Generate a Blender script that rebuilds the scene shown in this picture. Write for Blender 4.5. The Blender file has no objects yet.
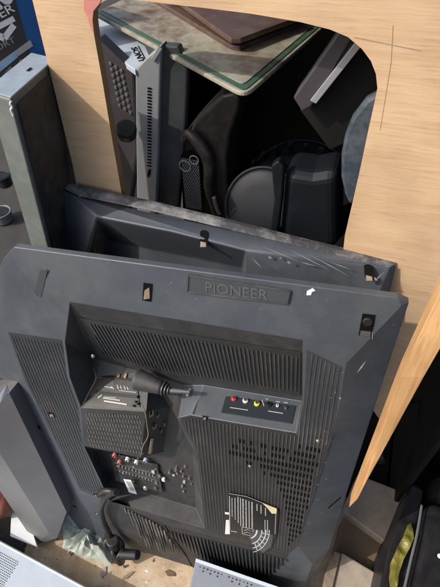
import bpy, bmesh, math, random
from mathutils import Vector, Matrix
random.seed(7)
V=Vector
sc=bpy.context.scene
COL=sc.collection
# ------------------------------------------------------------------ camera and sight lines
F=470.0
CAM=V((0,0,1.87))
down=V((16,425,470)).normalized(); up=-down
fw=V((0,0,1)); Yc=(fw-up*fw.dot(up)).normalized(); Zc=up; Xc=Yc.cross(Zc)
def c2w(v): v=V(v); return V((v.dot(Xc),v.dot(Yc),v.dot(Zc)))
def ray(px,py): return c2w((px-220,py-293.5,F)).normalized()
def hit(px,py,o,n):
    r=ray(px,py); return CAM+r*((o-CAM).dot(n)/r.dot(n))
cd=bpy.data.cameras.new('camera'); cam=bpy.data.objects.new('camera',cd); COL.objects.link(cam)
rx=c2w((1,0,0)); uy=c2w((0,-1,0)); bz=c2w((0,0,-1))
cam.matrix_world=Matrix(((rx.x,uy.x,bz.x,CAM.x),(rx.y,uy.y,bz.y,CAM.y),(rx.z,uy.z,bz.z,CAM.z),(0,0,0,1)))
cd.sensor_fit='VERTICAL'; cd.sensor_height=24; cd.lens=24*F/587; cd.clip_start=.02; cd.clip_end=500
sc.camera=cam
UP=V((0,0,1))
# ------------------------------------------------------------------ materials
def mat(name,col,rough=.5,metal=0,spec=.5,noise=0,nscale=20,col2=None,bump=0,bscale=200,coat=0,stretch=None,dust=None,dustamt=0,dscale=6):
    m=bpy.data.materials.new(name); m.use_nodes=True; nt=m.node_tree; N=nt.nodes; L=nt.links
    b=N['Principled BSDF']; b.inputs['Base Color'].default_value=(*col,1); b.inputs['Roughness'].default_value=rough
    b.inputs['Metallic'].default_value=metal; b.inputs['Specular IOR Level'].default_value=spec; b.inputs['Coat Weight'].default_value=coat
    tc=N.new('ShaderNodeTexCoord'); mp=N.new('ShaderNodeMapping'); L.new(tc.outputs['Object'],mp.inputs[0])
    if stretch: mp.inputs['Scale'].default_value=stretch
    src=None
    if noise or col2:
        n=N.new('ShaderNodeTexNoise'); n.inputs['Scale'].default_value=nscale; n.inputs['Detail'].default_value=8; n.inputs['Roughness'].default_value=.65
        L.new(mp.outputs[0],n.inputs['Vector'])
        r=N.new('ShaderNodeValToRGB'); r.color_ramp.elements[0].position=.35; r.color_ramp.elements[1].position=.68
        c2=col2 or tuple(c*(1+noise) for c in col)
        r.color_ramp.elements[0].color=(*col,1); r.color_ramp.elements[1].color=(*c2,1)
        L.new(n.outputs['Fac'],r.inputs[0]); src=r.outputs[0]
    if dust:
        n2=N.new('ShaderNodeTexNoise'); n2.inputs['Scale'].default_value=dscale; n2.inputs['Detail'].default_value=12; n2.inputs['Roughness'].default_value=.75
        L.new(mp.outputs[0],n2.inputs['Vector'])
        r2=N.new('ShaderNodeMapRange'); r2.inputs['From Min'].default_value=.45; r2.inputs['From Max'].default_value=.75; r2.inputs['To Max'].default_value=dustamt
        L.new(n2.outputs['Fac'],r2.inputs['Value'])
        mx=N.new('ShaderNodeMix'); mx.data_type='RGBA'
        L.new(r2.outputs[0],mx.inputs[0])
        if src: L.new(src,mx.inputs[6])
        else: mx.inputs[6].default_value=(*col,1)
        mx.inputs[7].default_value=(*dust,1); src=mx.outputs[2]
        ra=N.new('ShaderNodeMath'); ra.operation='MULTIPLY_ADD'; ra.inputs[1].default_value=.5; ra.inputs[2].default_value=rough; L.new(r2.outputs[0],ra.inputs[0]); L.new(ra.outputs[0],b.inputs['Roughness'])
    if src: L.new(src,b.inputs['Base Color'])
    if bump:
        n3=N.new('ShaderNodeTexNoise'); n3.inputs['Scale'].default_value=bscale; n3.inputs['Detail'].default_value=4; L.new(mp.outputs[0],n3.inputs['Vector'])
        bp=N.new('ShaderNodeBump'); bp.inputs['Strength'].default_value=bump; bp.inputs['Distance'].default_value=.002
        L.new(n3.outputs['Fac'],bp.inputs['Height']); L.new(bp.outputs[0],b.inputs['Normal'])
    return m
DUST=(.30,.27,.23)
M={}
M['tv']=mat('tv_plastic',(.073,.087,.105),.50,metal=.50,spec=1.0,bump=.18,bscale=800,noise=.5,nscale=3,dust=(.17,.17,.17),dustamt=.55,dscale=4)
M['rib']=mat('rib_plastic',(.062,.065,.068),.45,metal=.3,spec=.6,dust=DUST,dustamt=.35,dscale=9)
M['rib_dusty']=mat('dusty_rib_plastic',(.10,.09,.075),.6,dust=(.55,.48,.38),dustamt=.7,dscale=20)
M['tv_dusty']=mat('dusty_black_plastic',(.05,.052,.055),.5,bump=.3,bscale=400,dust=(.42,.41,.40),dustamt=.8,dscale=16)
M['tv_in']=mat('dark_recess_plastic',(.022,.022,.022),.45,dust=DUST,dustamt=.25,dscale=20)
M['tvlow']=mat('charcoal_plastic_and_shade_tone',(.030,.031,.033),.5,metal=.1,spec=.6,bump=.3,bscale=700,dust=(.16,.15,.135),dustamt=.35,dscale=14)  # cover plastic darkened to paint recess and lower-zone shade; also the plug
M['groove_mid']=mat('margin_groove_plastic',(.046,.052,.060),.5,metal=.3,dust=DUST,dustamt=.1,dscale=7)
M['groove']=mat('groove_plastic',(.030,.032,.034),.5,metal=.2,dust=DUST,dustamt=.12,dscale=7)
M['hole']=mat('black_hole',(.004,.004,.004),.8,spec=.1)
M['tan']=mat('tan_boss',(.28,.22,.15),.6,noise=-.4,nscale=60)
M['steel']=mat('steel',(.40,.38,.34),.35,metal=.9,noise=-.3,nscale=80)
M['brass']=mat('dull_brass',(.42,.36,.24),.4,metal=.7,noise=-.3,nscale=80)
M['white']=mat('white_plastic',(.72,.74,.74),.4,noise=-.1,nscale=30)
M['red']=mat('red_plastic',(.6,.03,.05),.35)
M['pink']=mat('faded_pink_plastic',(.6,.18,.15),.45)
M['yellow']=mat('yellow_plastic',(.75,.68,.04),.35)
M['blk']=mat('black_plastic',(.007,.007,.008),.42,spec=.35,noise=1.2,nscale=12,dust=(.07,.065,.06),dustamt=.22,dscale=14)
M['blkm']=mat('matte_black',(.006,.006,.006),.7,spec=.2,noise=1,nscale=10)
M['rubber']=mat('black_rubber',(.012,.012,.012),.45,dust=(.2,.18,.16),dustamt=.2,dscale=40)
M['label']=mat('black_label',(.012,.012,.014),.25)
M['ink']=mat('pale_print',(.62,.64,.66),.35)
M['ink_mid']=mat('worn_print',(.42,.43,.43),.4)
M['ink_dim']=mat('grey_print',(.25,.25,.25),.45)
M['gold']=mat('yellowed_paper',(.68,.60,.38),.5,noise=-.2,nscale=70)
M['silver']=mat('silver_plastic',(.36,.38,.40),.38,metal=.35,dust=(.22,.21,.2),dustamt=.5,dscale=9)
M['silverd']=mat('dark_silver_plastic',(.14,.145,.15),.4,metal=.2,dust=(.3,.29,.27),dustamt=.3,dscale=9)
M['greypl']=mat('grey_green_plastic',(.13,.14,.14),.4,col2=(.085,.12,.095),nscale=4,dust=(.4,.38,.33),dustamt=.35)
M['paleblue']=mat('pale_blue_paint_and_sky_tint',(.44,.51,.58),.4,noise=-.12,nscale=14,dust=(.4,.38,.34),dustamt=.3,dscale=20)
M['boxblue']=mat('blue_cardboard',(.005,.075,.24),.4,noise=.3,nscale=8,bump=.1,bscale=60)
M['boxblack']=mat('black_cardboard',(.02,.018,.018),.45,noise=.6,nscale=10)
M['boxcyan']=mat('pale_blue_print',(.22,.42,.62),.4,noise=-.3,nscale=60)
M['concrete']=mat('cardboard_grey',(.40,.34,.27),.85,noise=-.45,nscale=10,bump=.5,bscale=60,dust=(.32,.29,.25),dustamt=.4,dscale=7)
M['brownbox']=mat('brown_box',(.17,.12,.075),.8,noise=-.4,nscale=9,bump=.4,bscale=60)
M['brown']=mat('dark_brown_board',(.10,.058,.045),.35,noise=-.4,nscale=9,dust=(.25,.2,.17),dustamt=.4,dscale=12)
M['green']=mat('green_enamel',(.035,.10,.055),.3,noise=-.5,nscale=30,dust=(.35,.36,.28),dustamt=.35,dscale=30)
M['floor']=mat('trampled_floor',(.50,.42,.30),.85,col2=(.62,.57,.48),nscale=6,bump=.8,bscale=40,dust=(.16,.12,.08),dustamt=.7,dscale=5)
M['cloth']=mat('pale_green_plastic_sheet',(.46,.52,.45),.5,noise=-.2,nscale=6,dust=(.26,.24,.18),dustamt=.7,dscale=12)
M['yb']=mat('yellow_wrapper',(.22,.20,.035),.4,noise=-.4,nscale=20)
M['purple']=mat('purple_black_plastic',(.05,.044,.05),.4,noise=.3,nscale=20)
M['skin']=mat('reddish_brown_cloth',(.30,.10,.06),.7,noise=-.5,nscale=30)
M['clear']=mat('scratched_smoky_plastic',(.045,.06,.078),.25,dust=(.2,.23,.26),dustamt=.6,dscale=18)
M['cream']=mat('cream_enamel',(.36,.36,.28),.4,col2=(.25,.22,.16),nscale=7,dust=(.10,.045,.03),dustamt=1.6,dscale=9)
def wood(name,c1,c2,c3,rot,sc_=(1,14,14),knot=True,rough=.6,fine=60):
    m=bpy.data.materials.new(name); m.use_nodes=True; nt=m.node_tree; N=nt.nodes; L=nt.links; b=N['Principled BSDF']
    b.inputs['Roughness'].default_value=rough
    tc=N.new('ShaderNodeTexCoord'); m1=N.new('ShaderNodeMapping'); m1.inputs['Rotation'].default_value=rot; L.new(tc.outputs['Object'],m1.inputs[0])
    m2=N.new('ShaderNodeMapping'); m2.inputs['Scale'].default_value=sc_; L.new(m1.outputs[0],m2.inputs[0])
    n=N.new('ShaderNodeTexNoise'); n.inputs['Scale'].default_value=2.2; n.inputs['Detail'].default_value=10; n.inputs['Roughness'].default_value=.6; n.inputs['Distortion'].default_value=.6; L.new(m2.outputs[0],n.inputs[0])
    r=N.new('ShaderNodeValToRGB'); r.color_ramp.elements[0].position=.3; r.color_ramp.elements[0].color=(*c1,1); r.color_ramp.elements[1].position=.62; r.color_ramp.elements[1].color=(*c2,1)
    e=r.color_ramp.elements.new(.48); e.color=(*[(a+b_)/2*1.02 for a,b_ in zip(c1,c2)],1); L.new(n.outputs[0],r.inputs[0])
    n2=N.new('ShaderNodeTexNoise'); n2.inputs['Scale'].default_value=fine; n2.inputs['Detail'].default_value=3; 
    m3=N.new('ShaderNodeMapping'); m3.inputs['Scale'].default_value=(sc_[0]*.12,sc_[1]*.14,sc_[2]*.14); L.new(m1.outputs[0],m3.inputs[0]); L.new(m3.outputs[0],n2.inputs[0])
    mr=N.new('ShaderNodeMapRange'); mr.inputs['From Min'].default_value=.56; mr.inputs['From Max'].default_value=.72; mr.inputs['To Max'].default_value=.5; L.new(n2.outputs[0],mr.inputs[0])
    mx=N.new('ShaderNodeMix'); mx.data_type='RGBA'; L.new(mr.outputs[0],mx.inputs[0]); L.new(r.outputs[0],mx.inputs[6]); mx.inputs[7].default_value=(*c3,1)
    n4=N.new('ShaderNodeTexNoise'); n4.inputs['Scale'].default_value=8; n4.inputs['Detail'].default_value=5; L.new(tc.outputs['Object'],n4.inputs[0])
    mr4=N.new('ShaderNodeMapRange'); mr4.inputs['From Min'].default_value=.35; mr4.inputs['From Max'].default_value=.75; mr4.inputs['To Min'].default_value=1.06; mr4.inputs['To Max'].default_value=.76; L.new(n4.outputs[0],mr4.inputs[0])
    mm=N.new('ShaderNodeVectorMath'); mm.operation='SCALE'; L.new(mx.outputs[2],mm.inputs[0]); L.new(mr4.outputs[0],mm.inputs['Scale'])
    L.new(mm.outputs[0],b.inputs['Base Color'])
    bp=N.new('ShaderNodeBump'); bp.inputs['Strength'].default_value=.25; bp.inputs['Distance'].default_value=.002; L.new(n2.outputs[0],bp.inputs['Height']); L.new(bp.outputs[0],b.inputs['Normal'])
    return m
PYAW=math.radians(-20)
M['ply']=wood('birch_plywood',(.66,.47,.29),(.60,.405,.235),(.43,.27,.15),(0,0,-PYAW),(2.6,20,26),fine=60)
M['plyedge']=wood('plywood_edge',(.58,.36,.17),(.42,.23,.10),(.22,.11,.05),(0,0,-PYAW),(6,220,3),fine=60)
# ------------------------------------------------------------------ object helpers
def tag(o,label,cat,group=None,kind=None):
    if label: o['label']=label
    if cat: o['category']=cat
    if group: o['group']=group
    if kind: o['kind']=kind
    return o
def thing(name,loc,label,cat,group=None):
    o=bpy.data.objects.new(name,None); COL.objects.link(o); o.location=loc; o.empty_display_size=.05
    return tag(o,label,cat,group)
def root_of(p):
    while p.parent: p=p.parent
    return p
def obj(name,bm,m,parent=None,bevel=0,seg=2,smooth=False,angle=30,recalc=True):
    """bm is in world coordinates; linked as one mesh, origin at its thing's base"""
    if recalc: bmesh.ops.recalc_face_normals(bm,faces=bm.faces)
    if parent: off=V(root_of(parent).location)
    else:
        xs=[v.co for v in bm.verts]; off=V((sum(v.x for v in xs)/len(xs),sum(v.y for v in xs)/len(xs),min(v.z for v in xs)))
    for v in bm.verts: v.co-=off
    me=bpy.data.meshes.new(name); bm.to_mesh(me); bm.free()
    if isinstance(m,(list,tuple)):
        for x in m: me.materials.append(x)
    else: me.materials.append(m)
    o=bpy.data.objects.new(name,me); COL.objects.link(o)
    if parent: o.parent=parent
    else: o.location=off
    if smooth:
        for p in me.polygons: p.use_smooth=True
    if bevel:
        b=o.modifiers.new('b','BEVEL'); b.width=bevel; b.segments=seg; b.limit_method='ANGLE'; b.angle_limit=math.radians(angle)
        b.harden_normals=False
    return o
def prism(bm,pts,vec,mi=0,smi=None):
    a=[bm.verts.new(p) for p in pts]; b=[bm.verts.new(p+vec) for p in pts]
    f=bm.faces.new(a); f.material_index=mi; g=bm.faces.new(b[::-1]); g.material_index=mi
    n=len(a)
    for i in range(n):
        s=bm.faces.new((a[i],b[i],b[(i+1)%n],a[(i+1)%n])); s.material_index=mi if smi is None else smi
    return a,b
def bar(bm,A,B,w,h,side,nrm,mi=0):
    """box from A to B, width w along side, height h along nrm (standing on AB)"""
    s=side*(w/2); k=nrm*h
    vs=[bm.verts.new(p) for p in (A-s,A+s,B+s,B-s,A-s+k,A+s+k,B+s+k,B-s+k)]
    for q in ((0,1,2,3),(4,5,6,7),(0,1,5,4),(1,2,6,5),(2,3,7,6),(3,0,4,7)):
        f=bm.faces.new([vs[i] for i in q]); f.material_index=mi
def cyl(bm,A,B,r1,r2=None,n=20,cap=True,mi=0):
    r2=r1 if r2 is None else r2
    d=(B-A).normalized(); x=d.orthogonal().normalized(); y=d.cross(x)
    a=[bm.verts.new(A+(x*math.cos(t)+y*math.sin(t))*r1) for t in [2*math.pi*i/n for i in range(n)]]
    b=[bm.verts.new(B+(x*math.cos(t)+y*math.sin(t))*r2) for t in [2*math.pi*i/n for i in range(n)]]
    for i in range(n):
        f=bm.faces.new((a[i],a[(i+1)%n],b[(i+1)%n],b[i])); f.material_index=mi
    if cap:
        bm.faces.new(a[::-1]).material_index=mi; bm.faces.new(b).material_index=mi
def tube(bm,pts,r,n=12):
    # catmull-rom smoothing then rings
    P=[pts[0]]+list(pts)+[pts[-1]]; out=[]
    for i in range(1,len(P)-2):
        for k in range(8):
            t=k/8; p0,p1,p2,p3=P[i-1],P[i],P[i+1],P[i+2]
            out.append(.5*((2*p1)+(p2-p0)*t+(2*p0-5*p1+4*p2-p3)*t*t+(3*p1-p0-3*p2+p3)*t**3))
    out.append(pts[-1]); prev=None; x=None
    for i,p in enumerate(out):
        d=(out[min(i+1,len(out)-1)]-out[max(i-1,0)]).normalized()
        x=d.orthogonal().normalized() if x is None else (x-d*x.dot(d)).normalized(); y=d.cross(x)
        rr=r(i/(len(out)-1)) if callable(r) else r
        ring=[bm.verts.new(p+(x*math.cos(a)+y*math.sin(a))*rr) for a in [2*math.pi*j/n for j in range(n)]]
        if prev:
            for j in range(n): bm.faces.new((prev[j],prev[(j+1)%n],ring[(j+1)%n],ring[j]))
        else: bm.faces.new(ring[::-1])
        prev=ring
    bm.faces.new(prev)
def text_bm(s,A,B,n,height=None,depth=.0006,bold=0.0,outline=False):
    """text from baseline point A to baseline point B on a surface with outward normal n"""
    cu=bpy.data.curves.new('t','FONT'); cu.body=s; cu.extrude=.5; cu.offset=bold; cu.resolution_u=3
    o=bpy.data.objects.new('t',cu); me=bpy.data.meshes.new_from_object(o)
    bm=bmesh.new(); bm.from_mesh(me)
    xs=[v.co.x for v in bm.verts]; ys=[v.co.y for v in bm.verts]
    x0,x1,y0,y1=min(xs),max(xs),min(ys),max(ys)
    e=(B-A); w=e.length; e=e/w; u_=n.cross(e).normalized()
    sx=w/(x1-x0); sy=sx if height is None else height/(y1-y0)
    for v in bm.verts:
        c=v.co.copy(); v.co=A+e*((c.x-x0)*sx)+u_*((c.y-y0)*sy)+n*((c.z+.5)*depth)
    bpy.data.objects.remove(o); bpy.data.curves.remove(cu); bpy.data.meshes.remove(me)
    return bm
def join(dst,src):
    me=bpy.data.meshes.new('x'); src.to_mesh(me); src.free(); dst.from_mesh(me); bpy.data.meshes.remove(me)
# ------------------------------------------------------------------ the leaning television's frame
td=c2w((30,600,470)).normalized(); tr=c2w((1900,273,-470)).normalized(); tr=(tr-td*tr.dot(td)).normalized()
NT=td.cross(tr)
if NT.dot(ray(200,400))>0: NT=-NT
O=CAM+ray(200,400)*1.0
def T(px,py,d=0): return hit(px,py,O+NT*d,NT)
def uvd(p): q=p-O; return q.dot(tr),q.dot(td),q.dot(NT)
def W(u,v,d=0): return O+tr*u+td*v+NT*d
def facet_spans(pts,u):
    out=[]; n=len(pts)
    for i in range(n):
        a=pts[i]; b=pts[(i+1)%n]; ua=(a-O).dot(tr); ub=(b-O).dot(tr)
        if (ua-u)*(ub-u)<0 :
            t=(u-ua)/(ub-ua); out.append(a.lerp(b,t))
    out.sort(key=lambda p:(p-O).dot(td))
    return [(out[i],out[i+1]) for i in range(0,len(out)-1,2)]
def ribs(bm,pts,step=.0080,w=.0024,h=.0009,off=0,slots=None,slot_bm=None,trim=.004):
    nrm=(pts[1]-pts[0]).cross(pts[2]-pts[0]).normalized()
    if nrm.dot(NT)<0: nrm=-nrm
    us=[(p-O).dot(tr) for p in pts]; k=math.ceil(min(us)/step)
    while k*step<max(us):
        u=k*step+off
        for a,b in facet_spans(pts,u):
            L=(b-a).length
            if L<.02: continue
            e=(b-a)/L
            bar(bm,a+e*trim+nrm*.0004,b-e*trim+nrm*.0004,w,h,tr,nrm)
        if slots:
            for a,b in facet_spans(slots,u+step/2):
                L=(b-a).length; e=(b-a)/L; t=.004; 
                va=(a-O).dot(td)
                # keep rows aligned in v
                pitch=.026; row=math.ceil(va/pitch)
                while True:
                    s=(row*pitch-va)/max(.2,e.dot(td)); row+=1
                    if s+.016>L: break
                    if min(s,L-s)<.05 and random.random()<.35: continue
                    bar(slot_bm,a+e*(s+.001)+nrm*.0006,a+e*(s+.0145)+nrm*.0006,(step-w)*.8,.0006,tr,nrm)
        k+=1
# ------------------------------------------------------------------ television 1 (in front)
tv_base=T(200,570,-.03); tv_base.z=0
tv1=thing('television',tv_base,'front black television, back cover facing out, with coloured sockets and pale data label','television','black televisions leaning on the plywood')
vt={ # name:(px,py,depth)
'a0':(14,247,-.012),'a0b':(4,258,-.014),'a1':(-3,272,-.016),'a2':(-46,330,-.035),'a3':(2,388,-.04),'a4':(66,512,-.04),'a4b':(80,530,-.04),'a5':(104,546,-.04),'a6':(150,554,-.014),'a7':(192,567,-.018),'a7b':(255,588,-.045),'a8':(300,600,-.055),'b3':(330,548,-.045),
'b2':(351,480,-.045),'b1':(386,372,-.04),'b0':(409,303,-.020),'t1':(398,298,-.012),
'r1':(402,306,-.012),'r2':(346,364,0),'r3':(338,410,0),'r4':(298,546,0),'r5':(289,554,0),'r6':(313,565,-.02),
'l1':(6,330,0),'l2':(24,380,0),'l3':(80,492,0),'l4':(106,507,0),
'p0':(70,302,0),'p1':(303,340,0),'p2':(303,400,0),'p3':(296,433,0),
'q1':(302,401,-.075),'q2':(204,385,-.075),'q3':(184,385,-.078),'q4':(150,374,-.08),'q5':(93,358,-.08),'q6':(96,378,-.06),
'w1':(65,342,0),'w2':(70,378,0),'w3':(81,408,0),
'g1':(146,412,0),'g2':(190,415,0),'g3':(178,418,0),
'k1':(141,458,0),'k2':(84,446,0),'k3':(110,501,0),'k4':(205,529,0),'k5':(197,452,0),
'f1':(170,407,-.055),'f2':(163,452,-.055),'f3':(99,452,-.045),'f4':(108,482,-.045),'f5':(196,508,-.045),'f6':(193,450,-.05),
'm1':(118,500,0),
's1':(163,524,0),'s2':(186,556,-.012),'s1b':(163,525,-.003),'r5b':(289,555,-.004),'s2b':(187,558,-.016),'r6b':(312,566,-.032),'a7d':(193,568,-.022),
}
cov=bmesh.new(); VV={k:cov.verts.new(T(*p)) for k,p in vt.items()}
def fc(s,mi=0):
    f=cov.faces.new([VV[k] for k in s.split()]); f.material_index=mi; return f
faces=[
'a0 t1 p1 p0','t1 r1 p1','a0 p0 w1','a0 w1 l1 a0b','a0b l1 a1','a1 l1 a2','a2 l1 l2 a3','a3 l2 l3 a4','a4 l3 a4b','a4b l3 l4 a5',
't1 b0 r1','r1 r2 p1','r2 r3 p2 p1','r3 r4 p3 p2','r1 b0 b1 r2','r2 b1 b2 r3','r3 b2 b3 r4',
'r4 b3 r6','r4 r6 r5','r5 r6 r6b r5b','r5b r6b a8 a7b','r6 b3 a8 r6b',
'l1 w1 w2 w3 k2 l2','l2 k2 k3 l3','l3 k3 l4',
# recess one
'p0 p1 q1 q2 q3 q4 q5','p1 p2 q1','p2 p3 q1','q1 p3 g2 q2','q2 g2 g3 q3','p0 q5 w1','w1 q5 q6 w2','w2 q6 w3','q5 q4 q6','q6 q4 g1 w3',
'q4 q3 f1','q4 f1 g1','q3 g3 f6 f1',
# ledge and its socket side
'w3 g1 k1 k2','g1 f1 f2 k1','f1 f6 f2',
# recess two
'k2 k1 f2 f3','k2 f3 f4 k3','f3 f2 f6 f5 f4','k3 f4 f5 k4','f6 k5 k4 f5','g3 k5 f6',
# main ribbed field
'g3 g2 p3 r4 r5 k4 k5',
'l4 k3 m1 a6 a5','m1 k3 k4 s1','m1 s1 s2 a6','s1 k4 r5','s1 r5 r5b s1b','s2 s1 s1b s2b','s1b r5b a7b s2b','a6 s2 a7','a7 s2 s2b a7d','s2b a7b a7d',
]
for k_,s in enumerate(faces): fc(s,0 if k_<faces.index('p0 p1 q1 q2 q3 q4 q5') or s in ('r4 b3 r6','r4 r6 r5','q1 p3 g2 q2','q2 g2 g3 q3') else 1)  # second material paints shade into the recesses and lower zone
bmesh.ops.triangulate(cov,faces=[f for f in cov.faces if len(f.verts)>4])
bmesh.ops.recalc_face_normals(cov,faces=cov.faces)
if sum(f.normal.dot(NT)*f.calc_area() for f in cov.faces)<0: bmesh.ops.reverse_faces(cov,faces=cov.faces)
SHARP=math.radians(19)
def soften(bm):
    for f in bm.faces: f.smooth=True
    for e in bm.edges: e.smooth=not (e.is_boundary or len(e.link_faces)!=2 or e.calc_face_angle(0)>SHARP)
soften(cov)
be=[e for e in cov.edges if e.is_boundary]
r=bmesh.ops.extrude_edge_only(cov,edges=be)
for g in r['geom']:
    if isinstance(g,bmesh.types.BMVert): g.co-=NT*.013
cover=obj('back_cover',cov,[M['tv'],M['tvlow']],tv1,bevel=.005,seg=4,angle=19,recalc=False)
# display panel inside the shell
b=bmesh.new(); prism(b,[T(40,290,-.098),T(370,335,-.098),T(305,520,-.098),T(215,545,-.098),T(95,500,-.098),T(30,390,-.098)],-NT*.015)
obj('display_panel',b,M['blkm'],tv1)
# ribs
def X(*a): return [T(*p) for p in a]
def on(px,py,tri,lift=0):
    n=(tri[1]-tri[0]).cross(tri[2]-tri[0]).normalized()
    if n.dot(NT)<0: n=-n
    return hit(px,py,tri[0]+n*lift,n)
TOPF=[T(*vt['a0']),T(*vt['t1']),T(*vt['p1'])]
TOPR=[T(*vt['r1']),T(*vt['r2']),T(*vt['p1'])]
TOPL=[T(*vt['a0']),T(*vt['p0']),T(*vt['w1'])]
def nrm_of(tri):
    n=(tri[1]-tri[0]).cross(tri[2]-tri[0]).normalized()
    return n if n.dot(NT)>0 else -n
def groove(pts,name='vent_grooves',par=None,lift=.0002,mm=None):
    b=bmesh.new(); n=nrm_of(pts[:3]); b.faces.new([b.verts.new(p+n*lift) for p in pts]); obj(name,b,mm or M['groove'],par or tv1,recalc=True)
rb=bmesh.new(); sl=bmesh.new()
groove(X((307,350),(343,367),(337,411),(331,434),(297,434.5),(304,402)),mm=M['groove_mid'])
groove(X((333,434),(298,546),(288,553),(205,528),(198,452),(180,420),(191,416.5),(297,434.8)))
groove(mm=M['groove_mid'],pts=X((8,332),(62,340),(67,378),(78,408),(83,446),(108,502),(80,490),(25,380)))
ribs(rb,X((309,350),(343,368),(336,412),(297,545),(288,552),(206,527),(199,452),(181,420),(192,417),(297,435),(305,402)),slots=X((228,437),(258,440),(322,446),(300,538),(288,546),(284,500),(258,470),(225,462)),slot_bm=sl)
ribs(rb,X((9,334),(62,342),(66,378),(77,408),(82,446),(107,500),(80,488),(26,380)),step=.0080,w=.0024,h=.0008)
ribs(rb,X((121,503),(160,526),(184,557),(152,552)),slots=None)
obj('vent_ribs',rb,M['rib'],tv1)
obj('vent_slots',sl,M['hole'],tv1)
rb=bmesh.new(); 
# slope of the upper recess (plane through p0,p1,q1)
def on(px,py,tri,lift=0):
    n=(tri[1]-tri[0]).cross(tri[2]-tri[0]).normalized()
    if n.dot(NT)<0: n=-n
    return hit(px,py,tri[0]+n*lift,n)
tA=[T(70,302,0),T(303,340,0),T(204,385,-.075)]
S=[on(x,y,tA,.0012) for x,y in ((88,322),(298,356),(298,392),(205,378),(150,368),(103,355))]
groove([p for p in [on(x,y,tA,.0006) for x,y in ((80,318),(301,352),(300,396),(205,381),(152,371),(99,357))]])
ribs(rb,S,step=.0082,w=.0022,h=.0011)
obj('recess_ribs',rb,M['rib'],tv1)
# dusty lower vent between recess two and bottom edge
rb=bmesh.new()
tB=[T(118,500,0),T(110,501,0),T(150,554,-.03)]
tC=[T(*vt['m1']),T(*vt['s1']),T(*vt['a6'])]
S=[on(x,y,tC,.0015) for x,y in ((123,506),(162,526),(178,552),(150,551))]
ribs(rb,S,step=.0105,w=.0036,h=.003)
obj('lower_vent_ribs',rb,M['rib_dusty'],tv1)
rb=bmesh.new(); tD=[T(*vt['s1b']),T(*vt['r5b']),T(*vt['a7b'])]
S=[on(x,y,tD,.0015) for x,y in ((168,530),(288,559),(258,586),(192,561))]
groove([T(*vt[k]) for k in ('s1b','r5b','a7b','s2b')],lift=.0004)
ribs(rb,S,step=.0115,w=.0045,h=.0035); obj('shade_toned_vent_ribs',rb,M['tvlow'],tv1)  # ribs coloured darker to stand in for the shadow on this zone
# slotted ledge
rb=bmesh.new()
for j in range(8):
    for i in range(19):
        u=(i+(.5 if j%2 else 0))/19; v=(j+.3)/8
        a=T(86+(141-86)*u+ (v*3),412+u*2+v*34+u*v*8,.0006); bar(rb,a,a+td*.0095,.0022,.0007,tr,NT)
obj('ledge_slots',rb,mat('slot_light',(.16,.15,.135),.5),tv1)
# badge on the top
nT=nrm_of(TOPF); B0=[on(187,274,TOPF),on(292,290,TOPF),on(289,303,TOPF),on(186,291,TOPF)]
b=bmesh.new(); prism(b,B0,nT*.003)
badge=obj('nameplate',b,mat('nameplate_plastic',(.055,.062,.068),.35,spec=.6),tv1,bevel=.0012)
b=bmesh.new()
for i in range(4): 
    A=B0[i]+nT*.003; C=B0[(i+1)%4]+nT*.003; c=(B0[0]+B0[2])/2+nT*.003; A=A.lerp(c,.035); C=C.lerp(c,.035); e=(C-A).normalized(); bar(b,A,C,.003,.0016,nT.cross(e),nT)
obj('raised_rim',b,M['rib'],badge)
b=text_bm('PIONEER',on(206,291.5,TOPF,.003),on(268,300,TOPF,.003),nT,height=.019,depth=.0009); obj('raised_letters',b,mat('worn_letters',(.085,.093,.10),.5),badge)
# screw pockets: rim, dark hole and tan boss
def pocket(px,py,w,h,lean=0,boss=True,round_=False,dd=0,par=tv1,tri=None):
    if tri: c=on(px,py,tri,0); N_=nrm_of(tri); dv=(td-N_*td.dot(N_)).normalized(); rv=dv.cross(N_); rv=rv if rv.dot(tr)>0 else -rv
    else: c=T(px,py,dd); N_=NT; dv=td; rv=tr
    b=bmesh.new()
    pts=[c+rv*(w/2*x+lean*y)+dv*(h/2*y)+N_*.0008 for x,y in ((-1,-1),(1,-1),(1,1),(-1,1))]
    prism(b,pts,N_*.0007); hole=obj('screw_pocket',b,M['hole'],par,bevel=w*.2)
    b=bmesh.new()
    if boss=='round':
        cc=c-dv*h*.18+N_*.001; cyl(b,cc,cc+N_*.004,w*.42,w*.36,18); obj('screw_boss',b,M['blk'],hole,smooth=False,bevel=.001)
        b=bmesh.new(); bar(b,c+dv*h*.25+N_*.0016,c+dv*h*.48+N_*.0016,w*.8,.0008,rv,N_); obj('pocket_edge',b,M['rib'],hole)
    elif boss:
        pts=[c+rv*(w*(x)+lean*y)+dv*(h*y)+N_*.0016 for x,y in ((-.28,-.1),(.25,-.3),(.3,.3),(-.42,.42))]
        prism(b,pts,N_*.0008); obj('screw_boss',b,M['tan'],hole)
    return hole
pocket(18.5,281.5,.018,.030,-.003,tri=TOPL); pocket(147.5,292,.017,.038,-.003,tri=TOPF); pocket(367,325,.020,.044,0,'round',tri=TOPR)
pocket(32,419,.016,.022,0,dd=-.012); pocket(52,414.5,.018,.018,0); pocket(38,427,.014,.016,0,False,dd=-.01)
pocket(96,495,.014,.014,0,dd=.0); pocket(97,513,.012,.014,0,dd=-.012); pocket(75,507,.014,.014,0,dd=-.02)
pocket(205,417.5,.010,.014,0)
# faded sticker left top
b=bmesh.new(); prism(b,[on(40,270,TOPL,.0004),on(47.5,270,TOPL,.0004),on(41,297,TOPL,.0004),on(33,296,TOPL,.0004)],nT*.0005)
obj('faded_sticker',b,mat('faded_sticker',(.042,.048,.056),.6),tv1)
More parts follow.
